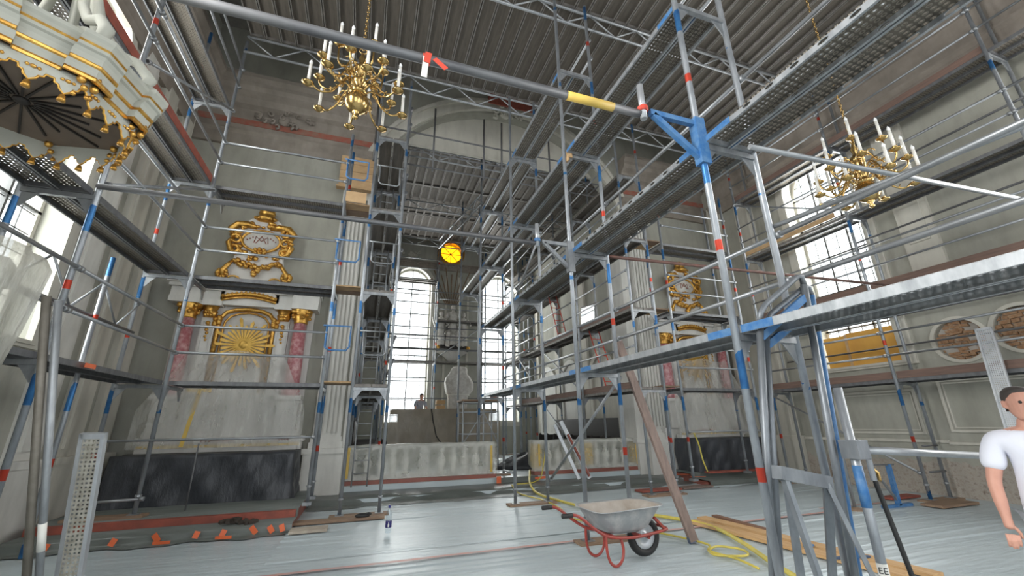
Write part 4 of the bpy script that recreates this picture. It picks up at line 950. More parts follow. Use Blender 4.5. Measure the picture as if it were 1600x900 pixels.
# the step in front, under a dark sheet
t = thing('choir_step', 'low step before the balustrades under a rumpled dark green sheet', 'step', (3.8, 10.5, 0))
bm = B(); nu = 90; g = []
for i in range(nu+1):
    x = -.95+9.6*i/nu; w = .04*math.sin(x*2.3)+.03*math.sin(x*5.1)+.012*math.sin(x*11); q = .02*math.sin(x*3.7)
    g.append([bm.verts.new(p) for p in ((x, 11.49, .125), (x, 10.95, .125+q*.4), (x, 10.60+w, .14+q), (x, 10.48+w, .09), (x, 10.44+w*1.3, .03), (x, 10.30+w*1.6, .022), (x, 10.16+w*1.5, .03+max(0, q)), (x, 10.0+w*1.4, .014))])
for i in range(nu):
    for j in range(7): bm.faces.new((g[i][j], g[i+1][j], g[i+1][j+1], g[i][j+1]))
put('cover_sheet', bm, M_TARPD, t, True)
bm = B(); box(bm, 3.45, 4.6, 11.4, 11.5, .13, .26); put('gateway_edge', bm, M_TARPD, t)
bm = B(); beam(bm, (3.48, 11.38, .13), (3.48, 11.38, .3), .12, .01, (0, 1, 0)); put('orange_tape', bm, M_ORTAPE, t)
bm = B(); beam(bm, (4.5, 11.38, .2), (4.85, 11.38, .22), .01, .06); put('orange_tape', bm, M_ORTAPE, t)
# two light boards leaning on the right balustrade
t = thing('leaning_board', 'pale aluminium board leaning on the right balustrade, left of the reddish one', 'board', (5.72, 11.3, .13))
bm = B(); beam(bm, (5.72, 11.2, .14), (5.20, 11.52, 1.56), .09, .03, (0, 1, 0)); put('board', bm, M_PALE, t)
t = thing('leaning_board', 'board with reddish face leaning on the right balustrade', 'board', (6.05, 11.3, .13))
bm = B(); beam(bm, (6.05, 11.2, .14), (5.40, 11.52, 1.66), .12, .03, (0, 1, 0)); put('board', bm, M_PALE, t)
bm = B(); beam(bm, (6.03, 11.165, .2), (5.55, 11.40, 1.3), .06, .03, (0, 1, 0)); put('red_face', bm, M_REDWOOD, t)

# ------------------------------------------------------------------ choir contents
t = thing('high_altar', 'high altar table at the end of the choir under brownish film', 'altar', (3.1, 17.9, .25))
bm = B(); box(bm, 1.3, 4.95, 17.55, 18.6, .25, 2.05); put('mensa', bm, M_ALT, t); bm = B(); box(bm, 1.0, 5.2, 17.35, 18.7, 2.05, 2.2); put('table_slab', bm, M_ALT, t)
bm = B(); nu = 50; g = []
for i in range(nu+1):
    x = .9+4.4*i/nu; g.append([bm.verts.new((x+.02*j*math.sin(x*4), 17.32-.03*j-.03*math.sin(x*6+j)-.10*(j > 3), z)) for j, z in enumerate((2.22, 2.1, 1.7, 1.2, .7, .3))])
for i in range(nu):
    for j in range(5): bm.faces.new((g[i][j], g[i+1][j], g[i+1][j+1], g[i][j+1]))
put('brown_film', bm, M_FILMBROWN, t, True)
bm = B(); sweep(bm, [(2.5, 17.28, 2.2), (2.55, 17.15, 1.8), (2.7, 17.1, 1.2), (3.0, 17.1, .8), (3.4, 17.1, .65)], .02, 6); put('hanging_cord', bm, M_BLACK, t)
def blob_drape(name, label, cat, cx, cy, prof, m, seed, folds=9, amp=.05, group=None):
    t = thing(name, label, cat, (cx, cy, prof[0][2])); bm = B(); n = 40; rr = []; rnd = random.Random(seed); ph = [rnd.uniform(0, 6) for _ in range(3)]
    for r, s, z in prof:
        rr.append([bm.verts.new((cx+s+r*math.cos(2*PI*k/n)*(1+amp*math.sin(folds*2*PI*k/n+ph[0]+z*2)+amp*.6*math.sin((folds*2+1)*2*PI*k/n+ph[1])), cy+.75*r*math.sin(2*PI*k/n)*(1+amp*math.sin(folds*2*PI*k/n+ph[2])), z)) for k in range(n)])
    rings(bm, rr); put('wrapping', bm, m, t, True); return t
w = blob_drape('wrapped_tabernacle', 'tall object shrouded in pale cloth standing on the high altar', 'tabernacle', 3.66, 17.8, [(.40, -.02, 2.2), (.42, -.02, 2.6), (.43, -.02, 2.80), (.50, .0, 2.84), (.58, .04, 3.0), (.60, .02, 3.3), (.52, -.02, 3.5), (.38, -.02, 3.66), (.34, .02, 3.85), (.27, .03, 3.95), (.05, .03, 3.98)], M_STONE, 3)
bm = B(); sweep(bm, [(3.66+.46*math.cos(2*PI*k/20), 17.8+.36*math.sin(2*PI*k/20), 2.79) for k in range(20)], .03, 6, True); put('tie_cord', bm, M_CANDLE, w)
t = thing('wooden_block', 'pair of raw wood blocks on the high altar left of the shroud', 'block', (2.9, 17.6, 2.2))
for k in range(2):
    bm = B(); box(bm, 2.72, 3.08, 17.5, 17.8, 2.202+.2*k, 2.36+.2*k); put('block', bm, M_FRESH, t)
# statue group on its console with gilt rays above
t = thing('statue_group', 'white carved figure group on a dark console between the choir windows', 'statue', (3.75, 20.2, 5))
rnd = random.Random(21)
bm = B(); lathe(bm, (3.78, 20.14, 0), [(.12, 4.45), (.35, 4.7), (.70, 4.93), (.78, 4.95), (.78, 5.0)], 16, 1, .4); put('console', bm, M_ALT, t, True)
bm = B(); box(bm, 3.0, 4.55, 19.95, 20.48, 5.0, 5.22)
for k in range(12): ball(bm, (3.1+.12*k, 19.98, 5.16+rnd.uniform(-.03, .05)), .12, 8)
put('dark_cloud_base', bm, M_DARK, t, True)
bm = B(); ball(bm, (3.05, 19.95, 5.15), .12, 8); ball(bm, (4.52, 19.95, 5.15), .12, 8); put('gilt_scrolls', bm, M_GOLD, t, True)
bm = B()
def figure(c, h, lean, seed):
    r_ = random.Random(seed); x, y, z = c; n = 20; rr = []
    for f, r in ((0, .22), (.2, .20), (.4, .17), (.55, .16), (.7, .19), (.8, .15), (.84, .06), (.86, .055)):
        rr.append([bm.verts.new((x+lean*f*h+r*h*.55*math.cos(2*PI*k/n)*(1+.16*math.sin(7*2*PI*k/n+f*9)), y+r*h*.4*math.sin(2*PI*k/n)*(1+.16*math.sin(6*2*PI*k/n)), z+f*h)) for k in range(n)])
    rings(bm, rr); ball(bm, (x+lean*.92*h, y, z+.92*h), .065*h, 10, .9, 1, 1.2)
    for s in (-1, 1): sweep(bm, [(x+lean*.78*h+s*.09*h, y-.02, z+.78*h), (x+lean*.7*h+s*.19*h, y-.1, z+.62*h), (x+s*(.12+.14*r_.random())*h+lean*.7*h, y-.2, z+(.55+.25*r_.random())*h)], [.045*h, .038*h, .025*h], 8)
figure((3.75, 20.15, 5.2), 2.2, .02, 1); figure((3.22, 20.1, 5.2), 1.8, -.02, 2); figure((4.28, 20.1, 5.2), 1.8, .02, 3); figure((3.5, 19.95, 5.2), 1.0, .06, 4); figure((4.05, 19.95, 5.2), 1.0, -.06, 6)
put('figures', bm, M_STONE, t, True)
bm = B()
for k in range(9):
    a = math.radians(60+60*k/8); L = 2.1+.4*(k % 2); d = Vector((math.cos(a), 0, math.sin(a))); beam(bm, Vector((3.7, 20.38, 7.0))+d*.5, Vector((3.7, 20.40, 7.0))+d*L, .05, .03, (0, 1, 0))
put('gilt_rays', bm, mat('dull_old_gilding', (.26, .17, .10), (.16, .11, .07), rough=.6), t)
# dark choir stalls on both sides
def stalls(x0, x1, y0, y1, label):
    t = thing('choir_stalls', label, 'stalls', ((x0+x1)/2, (y0+y1)/2, .25)); n = int((y1-y0)/.7); s = 1 if x0 < 3 else -1
    xb, xf = (x0, x1) if s > 0 else (x1, x0)
    bm = B(); box(bm, min(xb, xb+s*.06), max(xb, xb+s*.06), y0, y1, .25, 1.75); put('back', bm, M_DARK, t)
    bm = B(); box(bm, min(xb, xb+s*.5), max(xb, xb+s*.5), y0, y1, .62, .68); put('seat', bm, M_DARK, t)
    for k in range(n+1):
        y = y0+(y1-y0)*k/n; bm = B(); box(bm, min(xb, xf), max(xb, xf), y-.03, y+.03, .25, 1.15); ball(bm, (xf-s*.06, y, 1.15), .07, 8); put('divider', bm, M_DARK, t)
    return t
stalls(CX0+.15, .95-.3, 12.8, 17.0, 'dark row of choir stalls under the ladder tower'); stalls(7.2, CX1-.15, 12.4, 17.6, 'dark row of choir stalls along the right choir wall')
t = thing('rubble_heap_cover', 'black film heap on the choir floor just inside the gateway', 'film', (5.2, 13.4, .25))
bm = B(); n = 24; rr = []
for f in range(6):
    rr.append([bm.verts.new((5.3+(1.25-.2*f)*math.cos(2*PI*k/n)*(1+.1*math.sin(k*2.1+f)), 13.6+(.7-.11*f)*math.sin(2*PI*k/n), .252+.42*math.sin(f/5*PI/2)*(1+.15*math.sin(k*1.7)))) for k in range(n)])
rings(bm, rr); put('film', bm, M_BLACKFILM, t, True)
# slim aluminium tower and bench beside the high altar
t = thing('rolling_tower', 'small aluminium working platform tower standing in the choir', 'tower', (3.6, 14.3, .25))
for x in (3.06, 3.75, 4.25):
    for y in (14.0, 14.75): tube('upright', (x, y, .27), (x, y, 2.35 if x < 4 else 2.5), .026, M_PALE, t)
for z in (.6, .95, 1.3, 1.65, 2.0, 2.3): 
    for y in (14.0, 14.75): tube('rung', (3.06, y, z), (4.25, y, z), .018, M_PALE, t)
tube('diagonal', (3.06, 14.0, 1.0), (3.75, 14.0, 2.0), .015, M_PALE, t); tube('diagonal', (4.25, 14.0, 1.0), (3.75, 14.0, 2.0), .015, M_PALE, t)
bm = B(); box(bm, 3.0, 4.4, 13.95, 14.8, 2.34, 2.39); put('deck_board', bm, M_WOODX, t)
t = thing('red_bucket', 'orange red bucket on the deck of the small aluminium tower', 'bucket', (4.2, 14.3, 2.395))
bm = B(); lathe(bm, (4.2, 14.3, 2.395), [(.12, 0), (.16, .26), (.17, .27), (.15, .26), (.11, .02)], 16); put('pail', bm, M_ORTAPE, t, True)
bm = B(); sweep(bm, [(4.2+.16*math.cos(a), 14.3, 2.655+.12*math.sin(a)) for a in [PI*k/8 for k in range(9)]], .007, 5); put('handle', bm, M_STEEL, t)
t = thing('covered_picture', 'tilted framed picture under reflecting film on the upper right choir deck', 'picture', (6.8, 11.4, 4.5))
bm = B(); beam(bm, (6.9, 11.6, 4.95), (6.9, 12.6, 5.05), .04, .85); put('frame', bm, M_PICT, t)
bm = B(); beam(bm, (6.86, 11.65, 4.95), (6.86, 12.55, 5.05), .02, .72); put('film', bm, M_PET, t)

# ------------------------------------------------------------------ pulpit
PC = (-2.45, 3.30); PA = math.radians(13)
def oct_path(R, corner=.13, o=.05):
    pts = []; n = 8
    V = [Vector((math.cos(PA+k*PI/4), math.sin(PA+k*PI/4))) for k in range(n)]
    for k in range(n):
        v = V[k]*R; e1 = (V[k]-V[k-1]).normalized(); e2 = (V[(k+1) % n]-V[k]).normalized()
        n1 = Vector((e1.y, -e1.x)); n2 = Vector((e2.y, -e2.x)); c = corner
        pts += [v-e1*c, v-e1*c+n1*o, v+V[k]*o*1.08, v+e2*c+n2*o, v+e2*c]
    return [(PC[0]+p.x, PC[1]+p.y) for p in pts]
t = thing('pulpit_canopy', 'white and gold octagonal pulpit canopy with tasselled valance, high at the left', 'canopy', (PC[0], PC[1], 3.9))
def oct_rings(prof, m, name, smooth=False, o=.05):
    bm = B(); rr = []
    for r, z in prof: rr.append([bm.verts.new((x, y, z)) for x, y in oct_path(r, o=o)])
    rings(bm, rr, cap=False); return put(name, bm, m, t, smooth)
oct_rings([(.600, 3.790), (.618, 3.790), (.624, 3.805), (.618, 3.82)], M_GOLD, 'gilt_lower_fillet')
oct_rings([(.616, 3.815), (.617, 3.86), (.625, 3.88)], M_CANOPY, 'frieze')
oct_rings([(.624, 3.878), (.636, 3.886), (.638, 3.90), (.632, 3.91)], M_GOLD, 'gilt_middle_fillet')
oct_rings([(.632, 3.905), (.636, 3.95), (.650, 3.975), (.668, 3.985), (.668, 4.01)], M_CANOPY, 'cornice')
oct_rings([(.667, 4.008), (.674, 4.014), (.674, 4.025), (.667, 4.03)], M_GOLD, 'gilt_upper_fillet')
oct_rings([(.667, 4.028), (.68, 4.05), (.695, 4.07), (.695, 4.10), (.66, 4.115), (.50, 4.17), (.28, 4.23), (.05, 4.25)], M_CANOPY, 'crown_moulding')
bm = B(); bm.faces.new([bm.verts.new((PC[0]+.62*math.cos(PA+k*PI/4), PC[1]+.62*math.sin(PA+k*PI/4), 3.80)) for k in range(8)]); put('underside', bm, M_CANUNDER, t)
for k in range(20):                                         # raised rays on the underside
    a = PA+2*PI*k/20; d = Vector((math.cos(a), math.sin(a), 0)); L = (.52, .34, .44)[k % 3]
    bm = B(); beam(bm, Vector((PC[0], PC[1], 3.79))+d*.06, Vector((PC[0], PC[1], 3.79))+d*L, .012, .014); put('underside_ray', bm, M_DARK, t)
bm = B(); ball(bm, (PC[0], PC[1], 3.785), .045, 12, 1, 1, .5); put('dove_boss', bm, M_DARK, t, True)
for k in range(8):                                          # lambrequin valance, scalloped, with a tassel at each lobe
    a0, a1 = PA+k*PI/4, PA+(k+1)*PI/4; p0 = Vector((PC[0]+.60*math.cos(a0), PC[1]+.60*math.sin(a0), 0)); p1 = Vector((PC[0]+.60*math.cos(a1), PC[1]+.60*math.sin(a1), 0))
    e = (p1-p0).normalized(); nrm = Vector((e.y, -e.x, 0)); L = (p1-p0).length; out = [(0, 0), (0, -.07)]
    lob = []
    for j in range(3):
        u0, u1 = L*j/3, L*(j+1)/3; um = (u0+u1)/2; w = u1-u0
        lob += [(u0+w*.12, -.075), (u0+w*.16, -.10), (u0+w*.28, -.105), (um-w*.16, -.13), (um, -.155), (um+w*.16, -.13), (u1-w*.28, -.105), (u1-w*.16, -.10), (u1-w*.12, -.075)]
    loop = [(0, 0)] + [(0, -.07)] + lob + [(L, -.07), (L, 0)]
    fn = (lambda p0, e, nrm: lambda u, v, w: tuple(p0+e*u+nrm*(w-.006)+Vector((0, 0, 3.80+v))))(p0, e, nrm)
    bm = B(); prism(bm, loop, [], fn, .012); va = put('valance', bm, M_CANOPY, t)
    bm = B(); sweep(bm, [Vector(fn(u, v, .008)) for u, v in loop[1:-1]], .008, 5)
    for j in range(3):
        c = Vector(fn(L*(j+.5)/3, -.06, .016)); ball(bm, c, .016, 6, 1, 1, .8)
        for s in (-1, 1): ball(bm, c+e*s*.026, .011, 5)
    put('gilt_braid', bm, M_GOLD, va, True)
    for j in range(3):
        c = fn(L*(j+.5)/3, -.155, .006); bm = B(); lathe(bm, c, [(.005, 0), (.008, -.008), (.016, -.015), (.013, -.022), (.017, -.025), (.022, -.055), (.004, -.058)], 10); put('tassel', bm, M_GOLD, va, True)
    bm = B(); c = (p0.x, p0.y, 3.785)
    for j in range(9): ball(bm, (c[0]+.035*math.cos(j*2.3)*1.2, c[1]+.035*math.sin(j*2.3)*1.2, 3.825-.02*j), .032-.002*j, 6)
    put('corner_foliage', bm, M_GOLD, t, True)
    d = Vector((math.cos(a0), math.sin(a0), 0)); o = Vector((PC[0], PC[1], 0))
    bm = B(); sweep(bm, [o+d*.55+Vector((0, 0, 4.13)), o+d*.60+Vector((0, 0, 4.26)), o+d*.50+Vector((0, 0, 4.38)), o+d*.36+Vector((0, 0, 4.42)), o+d*.24+Vector((0, 0, 4.60)), o+d*.13+Vector((0, 0, 4.95))], [.035, .045, .04, .035, .035, .03], 8); put('scroll_rib', bm, M_CANOPY, t, True)
bm = B(); cyl(bm, (PC[0]-.35, PC[1]-.1, 4.5), (PC[0]-2.0, PC[1]-.1, 5.0), .05); lathe(bm, (PC[0], PC[1], 0), [(.2, 5.2), (.28, 5.3), (.1, 5.5), (.02, 5.7)], 12); put('finial', bm, M_WHITE, t, True)
t = thing('pulpit', 'pulpit body swathed in pale translucent plastic below the gilded canopy', 'pulpit', (-2.62, 3.25, 0))
bm = B(); lathe(bm, (-2.70, 3.25, 0), [(.45, 0), (.45, .15), (.20, .25), (.22, 1.2), (.42, 1.5), (.48, 1.6), (.48, 2.5), (.54, 2.55), (.54, 2.62)], 8); put('body', bm, M_WHITE, t)
bm = B(); n = 48; rr = []
for r, z in ((.66, .02), (.58, .4), (.50, .9), (.48, 1.3), (.53, 1.7), (.60, 2.2), (.64, 2.62), (.60, 2.70), (.3, 2.74)):
    rr.append([bm.verts.new((-2.70+r*math.cos(2*PI*k/n)*(1+.03*math.sin(k*2.3+z*3)+.02*math.sin(k*4.7)), 3.25+r*math.sin(2*PI*k/n)*(1+.03*math.sin(k*1.9)), z)) for k in range(n)])
rings(bm, rr, cap=False); put('film', bm, M_FILMPULPIT, t, True)

# leaning bundle at the left
t = thing('leaning_tube', 'tall brownish steel tube standing nearest the pulpit at lower left', 'tube', (-2.0, 4.4, 0))
bm = B(); cyl(bm, (-2.04, 4.36, 0), (-2.04, 3.44, 2.44), .024, n=10); put('pipe', bm, mat('dull_brown_tube', (.22, .20, .17), (.15, .135, .11), rough=.5, metal=.4), t, True)
t = thing('leaning_tube', 'grey steel tube right against the brownish one at lower left', 'tube', (-1.9, 4.4, 0))
bm = B(); cyl(bm, (-1.985, 4.38, 0), (-1.985, 3.46, 2.42), .022, n=10); put('pipe', bm, M_STEEL, t, True)
bm = B(); cyl(bm, (-1.985, 4.063, .833), (-1.985, 3.994, 1.013), .0228, n=10); put('white_paint_spot', bm, M_CANDLE, t, True)
def loose_plank(label, p, L, u, side, m=None, w=.2):
    """a loose perforated plank: p is a foot corner, u its long direction, side the width direction"""
    t = thing('perforated_plank', label, 'plank', p); u = Vector(u).normalized(); s = Vector(side).normalized(); n = s.cross(u); p = Vector(p); bm = B()
    rows, cols = int(L/.032), int(w/.032)
    obox(bm, p+u*L/2+s*.012, u*L/2, s*.012, n*.03); obox(bm, p+u*L/2+s*(w-.012), u*L/2, s*.012, n*.03); obox(bm, p+u*.02+s*w/2, u*.02, s*w/2, n*.03); obox(bm, p+u*(L-.02)+s*w/2, u*.02, s*w/2, n*.03); put('edge_frame', bm, M_PALE, t)
    bm = B(); us = [.04+(L-.08)*i/rows for i in range(rows+1)]; vs = [.024+(w-.048)*j/cols for j in range(cols+1)]
    for i in range(rows):
        for j in range(cols):
            a, b, c, d = us[i], us[i+1], vs[j], vs[j+1]; k = .27; ai, bi, ci, di = a+(b-a)*k, b-(b-a)*k, c+(d-c)*k, d-(d-c)*k
            O = [bm.verts.new(p+u*x+s*y+n*.02) for x, y in ((a, c), (b, c), (b, d), (a, d))]; I = [bm.verts.new(p+u*x+s*y+n*.02) for x, y in ((ai, ci), (bi, ci), (bi, di), (ai, di))]
            for q in range(4): bm.faces.new((O[q], O[(q+1) % 4], I[(q+1) % 4], I[q]))
    o = put('perforated_sheet', bm, m or M_PALE, t); return t
loose_plank('perforated zinc plank standing upright beside the two tubes at lower left', (-2.0, 4.48, 0), 1.60, (-.02, -.16, 1), (1, .1, 0), mat('dirty_zinc', (.50, .48, .42), (.30, .28, .23), scale=20, rough=.6, metal=.3), .15)
loose_plank('bright perforated plank leaning by the stripped wall medallions at right', (10.13, 4.34, .03), 3.23, (.2125, .047, .976), (.1, -1, 0), None, .23)

# ------------------------------------------------------------------ chandeliers
ARMS = {}
def chandelier(label, c, sc=1.0):
    x, y, z = c; t = thing('chandelier', label, 'chandelier', (x, y, z), 'brass chandeliers of the nave')
    Z = lambda v: z+v*sc
    bm = B(); ball(bm, (x, y, Z(.16)), .155*sc, 20); lathe(bm, (x, y, z), [(.01*sc, -.10*sc), (.04*sc, -.07*sc), (.02*sc, -.04*sc), (.05*sc, 0), (.05*sc, .03*sc)], 12); put('ball', bm, M_BRASS, t, True)
    bm = B(); lathe(bm, (x, y, z), [(r*sc, h*sc) for r, h in ((.06, .29), (.12, .32), (.10, .36), (.05, .40), (.10, .45), (.12, .50), (.06, .55), (.035, .62), (.08, .68), (.10, .73), (.06, .78), (.03, .83), (.05, .9), (.02, .98), (.01, 1.02))], 16); put('stem', bm, M_BRASS, t, True)
    bm = B(); sweep(bm, [(x+.05*sc*math.cos(a), y, Z(1.06)+.05*sc*math.sin(a)) for a in [2*PI*k/12 for k in range(12)]], .01*sc, 6, True); put('ring', bm, M_BRASS, t, True)
    k = 0; zz = Z(1.10); bm = B()
    while zz < 9.9:
        a = (k % 2)*PI/2; sweep(bm, [(x+.018*math.cos(b)*math.cos(a), y+.018*math.cos(b)*math.sin(a), zz+.036*math.sin(b)) for b in [2*PI*q/8 for q in range(8)]], .006, 5, True); zz += .058; k += 1
    o = put('chain', bm, M_BRASS, t, True); o['kind'] = 'stuff'
    def arm_set(n, R, z0, zp, off, hang):
        for i in range(n):
            a = off+2*PI*i/n; key = (n, R, sc)
            if key not in ARMS:
                ms = []
                bm = B(); pts = [(.06, 0), (.06+R*.18, .10*hang), (.06+R*.32, .02), (.06+R*.42, -.10*hang), (R*.75, -.17*hang), (R*.95, -.10*hang), (R, zp-z0-.02)]
                sm = []
                for q in range(len(pts)-1):
                    for s_ in range(3):
                        f = s_/3; p_1 = pts[max(0, q-1)]; p_2 = pts[q]; p_3 = pts[q+1]; p_4 = pts[min(len(pts)-1, q+2)]
                        sm.append(tuple(.5*((2*p_2[j])+(-p_1[j]+p_3[j])*f+(2*p_1[j]-5*p_2[j]+4*p_3[j]-p_4[j])*f*f+(-p_1[j]+3*p_2[j]-3*p_3[j]+p_4[j])*f**3) for j in (0, 1)))
                sm.append(pts[-1]); sweep(bm, [(p[0]*sc, 0, p[1]*sc) for p in sm], .0125*sc, 7)
                sweep(bm, [((.06+R*.30+.06*math.cos(b)*(1-.05*b))*sc, 0, (.06+.06*math.sin(b)*(1-.05*b))*sc) for b in [q*.6 for q in range(9)]], .010*sc, 6)
                sweep(bm, [((R*.62+.045*math.cos(b+2))*sc, 0, (-.10*hang+.045*math.sin(b+2))*sc) for b in [q*.6 for q in range(8)]], .008*sc, 5)
                ms.append(bm)
                bm = B(); lathe(bm, (R*sc, 0, (zp-z0)*sc), [(.012*sc, -.03*sc), (.03*sc, -.02*sc), (.065*sc, 0), (.075*sc, .016*sc), (.03*sc, .01*sc), (.026*sc, .05*sc), (.03*sc, .055*sc)], 12); ms.append(bm)
                bm = B(); cyl(bm, (R*sc, 0, (zp-z0+.05)*sc), (R*sc, 0, (zp-z0+.31)*sc), .0195*sc, n=10); ms.append(bm)
                bm = B(); lathe(bm, (R*sc, 0, (zp-z0+.31)*sc), [(.012*sc, 0), (.022*sc, .025*sc), (.020*sc, .045*sc), (.008*sc, .07*sc), (.002*sc, .085*sc)], 8); ms.append(bm)
                out = []
                for bm, nm, m in zip(ms, ('arm', 'drip_pan', 'candle', 'bulb'), (M_BRASS, M_BRASS, M_CANDLE, M_BULB)):
                    me = D.meshes.new(nm); bm.to_mesh(me); bm.free(); me.materials.append(m)
                    for p in me.polygons: p.use_smooth = True
                    out.append(me)
                ARMS[key] = out
            w = Matrix.Translation((x, y, Z(z0))) @ Matrix.Rotation(a, 4, 'Z')
            ar = link(D.objects.new('arm', ARMS[key][0]), t, w)
            for nm, me in zip(('drip_pan', 'candle', 'bulb'), ARMS[key][1:]): link(D.objects.new(nm, me), ar, w)
    arm_set(8, .60, .32, .20, .2, 1.0); arm_set(8, .52, .50, .52, .2+PI/8, .9); arm_set(4, .33, .72, .92, .5, .7)
    return t
chandelier('big brass chandelier hanging by its chain in front of the left pilaster', (-.45, 4.8, 5.45), .98)
chandelier('brass chandelier at the right, half hidden behind crossing tubes', (6.75, 3.4, 4.62), 1.0)

# ------------------------------------------------------------------ floor things
# worn orange tape lines
def tape_line(label, p0, p1, w, m, seed):
    rnd = random.Random(seed); t = thing('tape_line', label, 'tape', (p0[0], p0[1], .025)); n = 24; bm = B(); v = []
    a, b = Vector((*p0, 0)), Vector((*p1, 0)); d = (b-a).normalized(); s = Vector((-d.y, d.x, 0))
    for i in range(n+1):
        p = a+(b-a)*i/n; o = rnd.uniform(-.008, .008)
        v.append([bm.verts.new((q.x, q.y, .024)) for q in (p+s*(w/2+o), p-s*(w/2+rnd.uniform(-.008, .008)))])
    for i in range(n): bm.faces.new((v[i][0], v[i][1], v[i+1][1], v[i+1][0]))
    put('strip', bm, m, t); return t
tape_line('long worn orange tape line running under the wheelbarrow across the floor', (-3.5, 5.99), (8.9, 6.08), .075, M_PINKTAPE, 1)
tape_line('short faded orange tape mark on the floor near the steel prop', (8.2, 6.35), (9.9, 6.28), .06, M_PINKTAPE, 2)
# seams of the sheets
bm = B()
t = thing('timber_prop', 'grey brown timber propped steeply against the gangway behind the wheelbarrow', 'timber', (4.44, 5.37, .0))
bm = B(); beam(bm, (4.44, 5.37, .03), (3.98, 6.05, 2.92), .135, .05, (0, 1, 0)); put('beam', bm, M_LEAN, t)
bm = B(); beam(bm, (4.44, 5.37, .015), (4.428, 5.387, .09), .139, .054, (0, 1, 0)); put('blue_end', bm, mat('blue_grey_end', (.10, .13, .19), rough=.7), t)
def floor_board(label, p0, p1, w, h, z, m):
    t = thing('floor_board', label, 'board', (p0[0], p0[1], z)); bm = B(); beam(bm, (p0[0], p0[1], z+h/2), (p1[0], p1[1], z+h/2), w, h); put('board', bm, m, t); return t
floor_board('fresh yellow board lying on the floor, the longer outer one beside the hose', (5.25, 6.35), (5.50, 3.45), .22, .035, .022, M_FRESH)
floor_board('fresh yellow board lying on the floor on the side away from the hose', (5.60, 6.50), (5.80, 3.35), .20, .035, .022, M_FRESH)
floor_board('narrow dark board lying on top of the two fresh boards', (5.92, 6.55), (5.86, 5.3), .11, .03, .022, mat('dark_plank', (.24, .12, .07), (.16, .09, .06), rough=.7))
tag(put('blue_bracket', (lambda b: (box(b, 5.44, 5.52, 4.52, 4.55, .06, .20), box(b, 5.44, 5.60, 4.52, 4.55, .06, .08), b)[2])(B()), M_BLUE), 'small blue steel angle standing on the fresh floor board', 'bracket')
tag(put('crowbar', (lambda b: (beam(b, (5.72, 3.95, .075), (5.30, 4.05, .075), .04, .02), b)[1])(B()), mat('blue_black_bar', (.05, .09, .17), rough=.5)), 'dark blue flat bar lying across the near end of the boards', 'bar')
for lab, x, y, w, d, m in (('reddish base board on the floor below the right altar scaffold', 6.9, 9.35, 1.15, .3, M_REDWOOD), ('worn board on the floor beside the foot of the ladder tower', -.25, 8.75, 1.5, .22, M_WOODX), ('pale offcut board on the floor below the left bay end', -.68, 8.15, .55, .3, mat('pale_offcut', (.50, .44, .36), (.38, .32, .26), rough=.8)), ('pair of grey boards lying by the corner of the right altar step', 8.0, 9.35, .9, .25, M_LEAN), ('weathered board lying flat by the right wall scaffold foot', 10.7, 5.65, 1.1, .35, M_WOODX), ('reddish brown board lying behind the weathered one at the right scaffold', 10.75, 6.5, .9, .25, M_REDWOOD)):
    t = thing('base_board', lab, 'board', (x, y, .02)); bm = B(); z = .245 if (x, y) == (-1.05, 8.05) and False else .022
    box(bm, x-w/2, x+w/2, y-d/2, y+d/2, z, z+.04); put('board', bm, m, t)
tag(put('black_rag', (lambda b: (ball(b, (.12, 8.72, .085), .10, 10, 1.3, .7, .45), ball(b, (.22, 8.76, .10), .06, 8, 1, .8, .5), b)[2])(B()), M_BLACK, None, True), 'small black rag on the board near the water bottle', 'rag')
t = thing('rubber_pads', 'little heap of dark rubber pads on the left step cover', 'pads', (-1.75, 8.55, .14)); rnd = random.Random(8)
for k in range(12):
    a = rnd.uniform(0, PI); c = Vector((-1.75+rnd.uniform(-.22, .22), 8.53+rnd.uniform(-.08, .08), .165+.03*(k % 2))); bm = B(); obox(bm, c, Vector((math.cos(a), math.sin(a), .1))*.07, Vector((-math.sin(a), math.cos(a), .2))*.025, (0, 0, .02)); put('pad', bm, mat('dark_pad', (.06, .045, .035), rough=.8), t)
# hoses
def hose(label, pts, r, m=M_HOSE, n=8):
    sm = []
    for q in range(len(pts)-1):
        for s_ in range(5):
            f = s_/5; a, b, c, d = (Vector(pts[max(0, min(len(pts)-1, q+k))]) for k in (-1, 0, 1, 2))
            sm.append(.5*((2*b)+(-a+c)*f+(2*a-5*b+4*c-d)*f*f+(-a+3*b-3*c+d)*f**3))
    sm.append(Vector(pts[-1])); bm = B(); sweep(bm, sm, r, n); return tag(put('hose', bm, m, None, True), label, 'hose')
hose('thick yellow hose sweeping from the balustrade past the boards to the front', [(4.75, 12.4, .30), (4.55, 11.9, .34), (4.35, 11.4, .30), (4.05, 10.6, .18), (4.00, 10.0, .05), (4.05, 9.0, .045), (4.3, 7.8, .045), (4.95, 6.95, .045), (5.25, 6.0, .045), (4.98, 5.1, .045), (4.55, 4.2, .045), (4.2, 3.3, .045)], .028)
hose('thin yellow cable looping round the foot of the leaning timber', [(3.6, 10.7, .17), (3.62, 10.2, .04), (3.8, 9.2, .034), (3.75, 8.2, .034), (3.55, 7.4, .034), (3.9, 6.6, .034), (4.3, 5.9, .034), (4.50, 5.2, .034), (4.30, 4.95, .034), (4.25, 4.75, .034), (4.55, 4.6, .037), (4.70, 4.8, .040), (4.5, 5.0, .05), (4.25, 4.85, .052), (4.35, 4.55, .036), (4.3, 4.2, .034)], .014)
hose('yellow cable dangling from the balustrade film to the floor', [(4.9, 11.55, .9), (4.80, 11.45, .6), (4.6, 11.2, .26), (4.35, 11.0, .17), (4.1, 10.8, .17), (3.7, 10.75, .17)], .016)
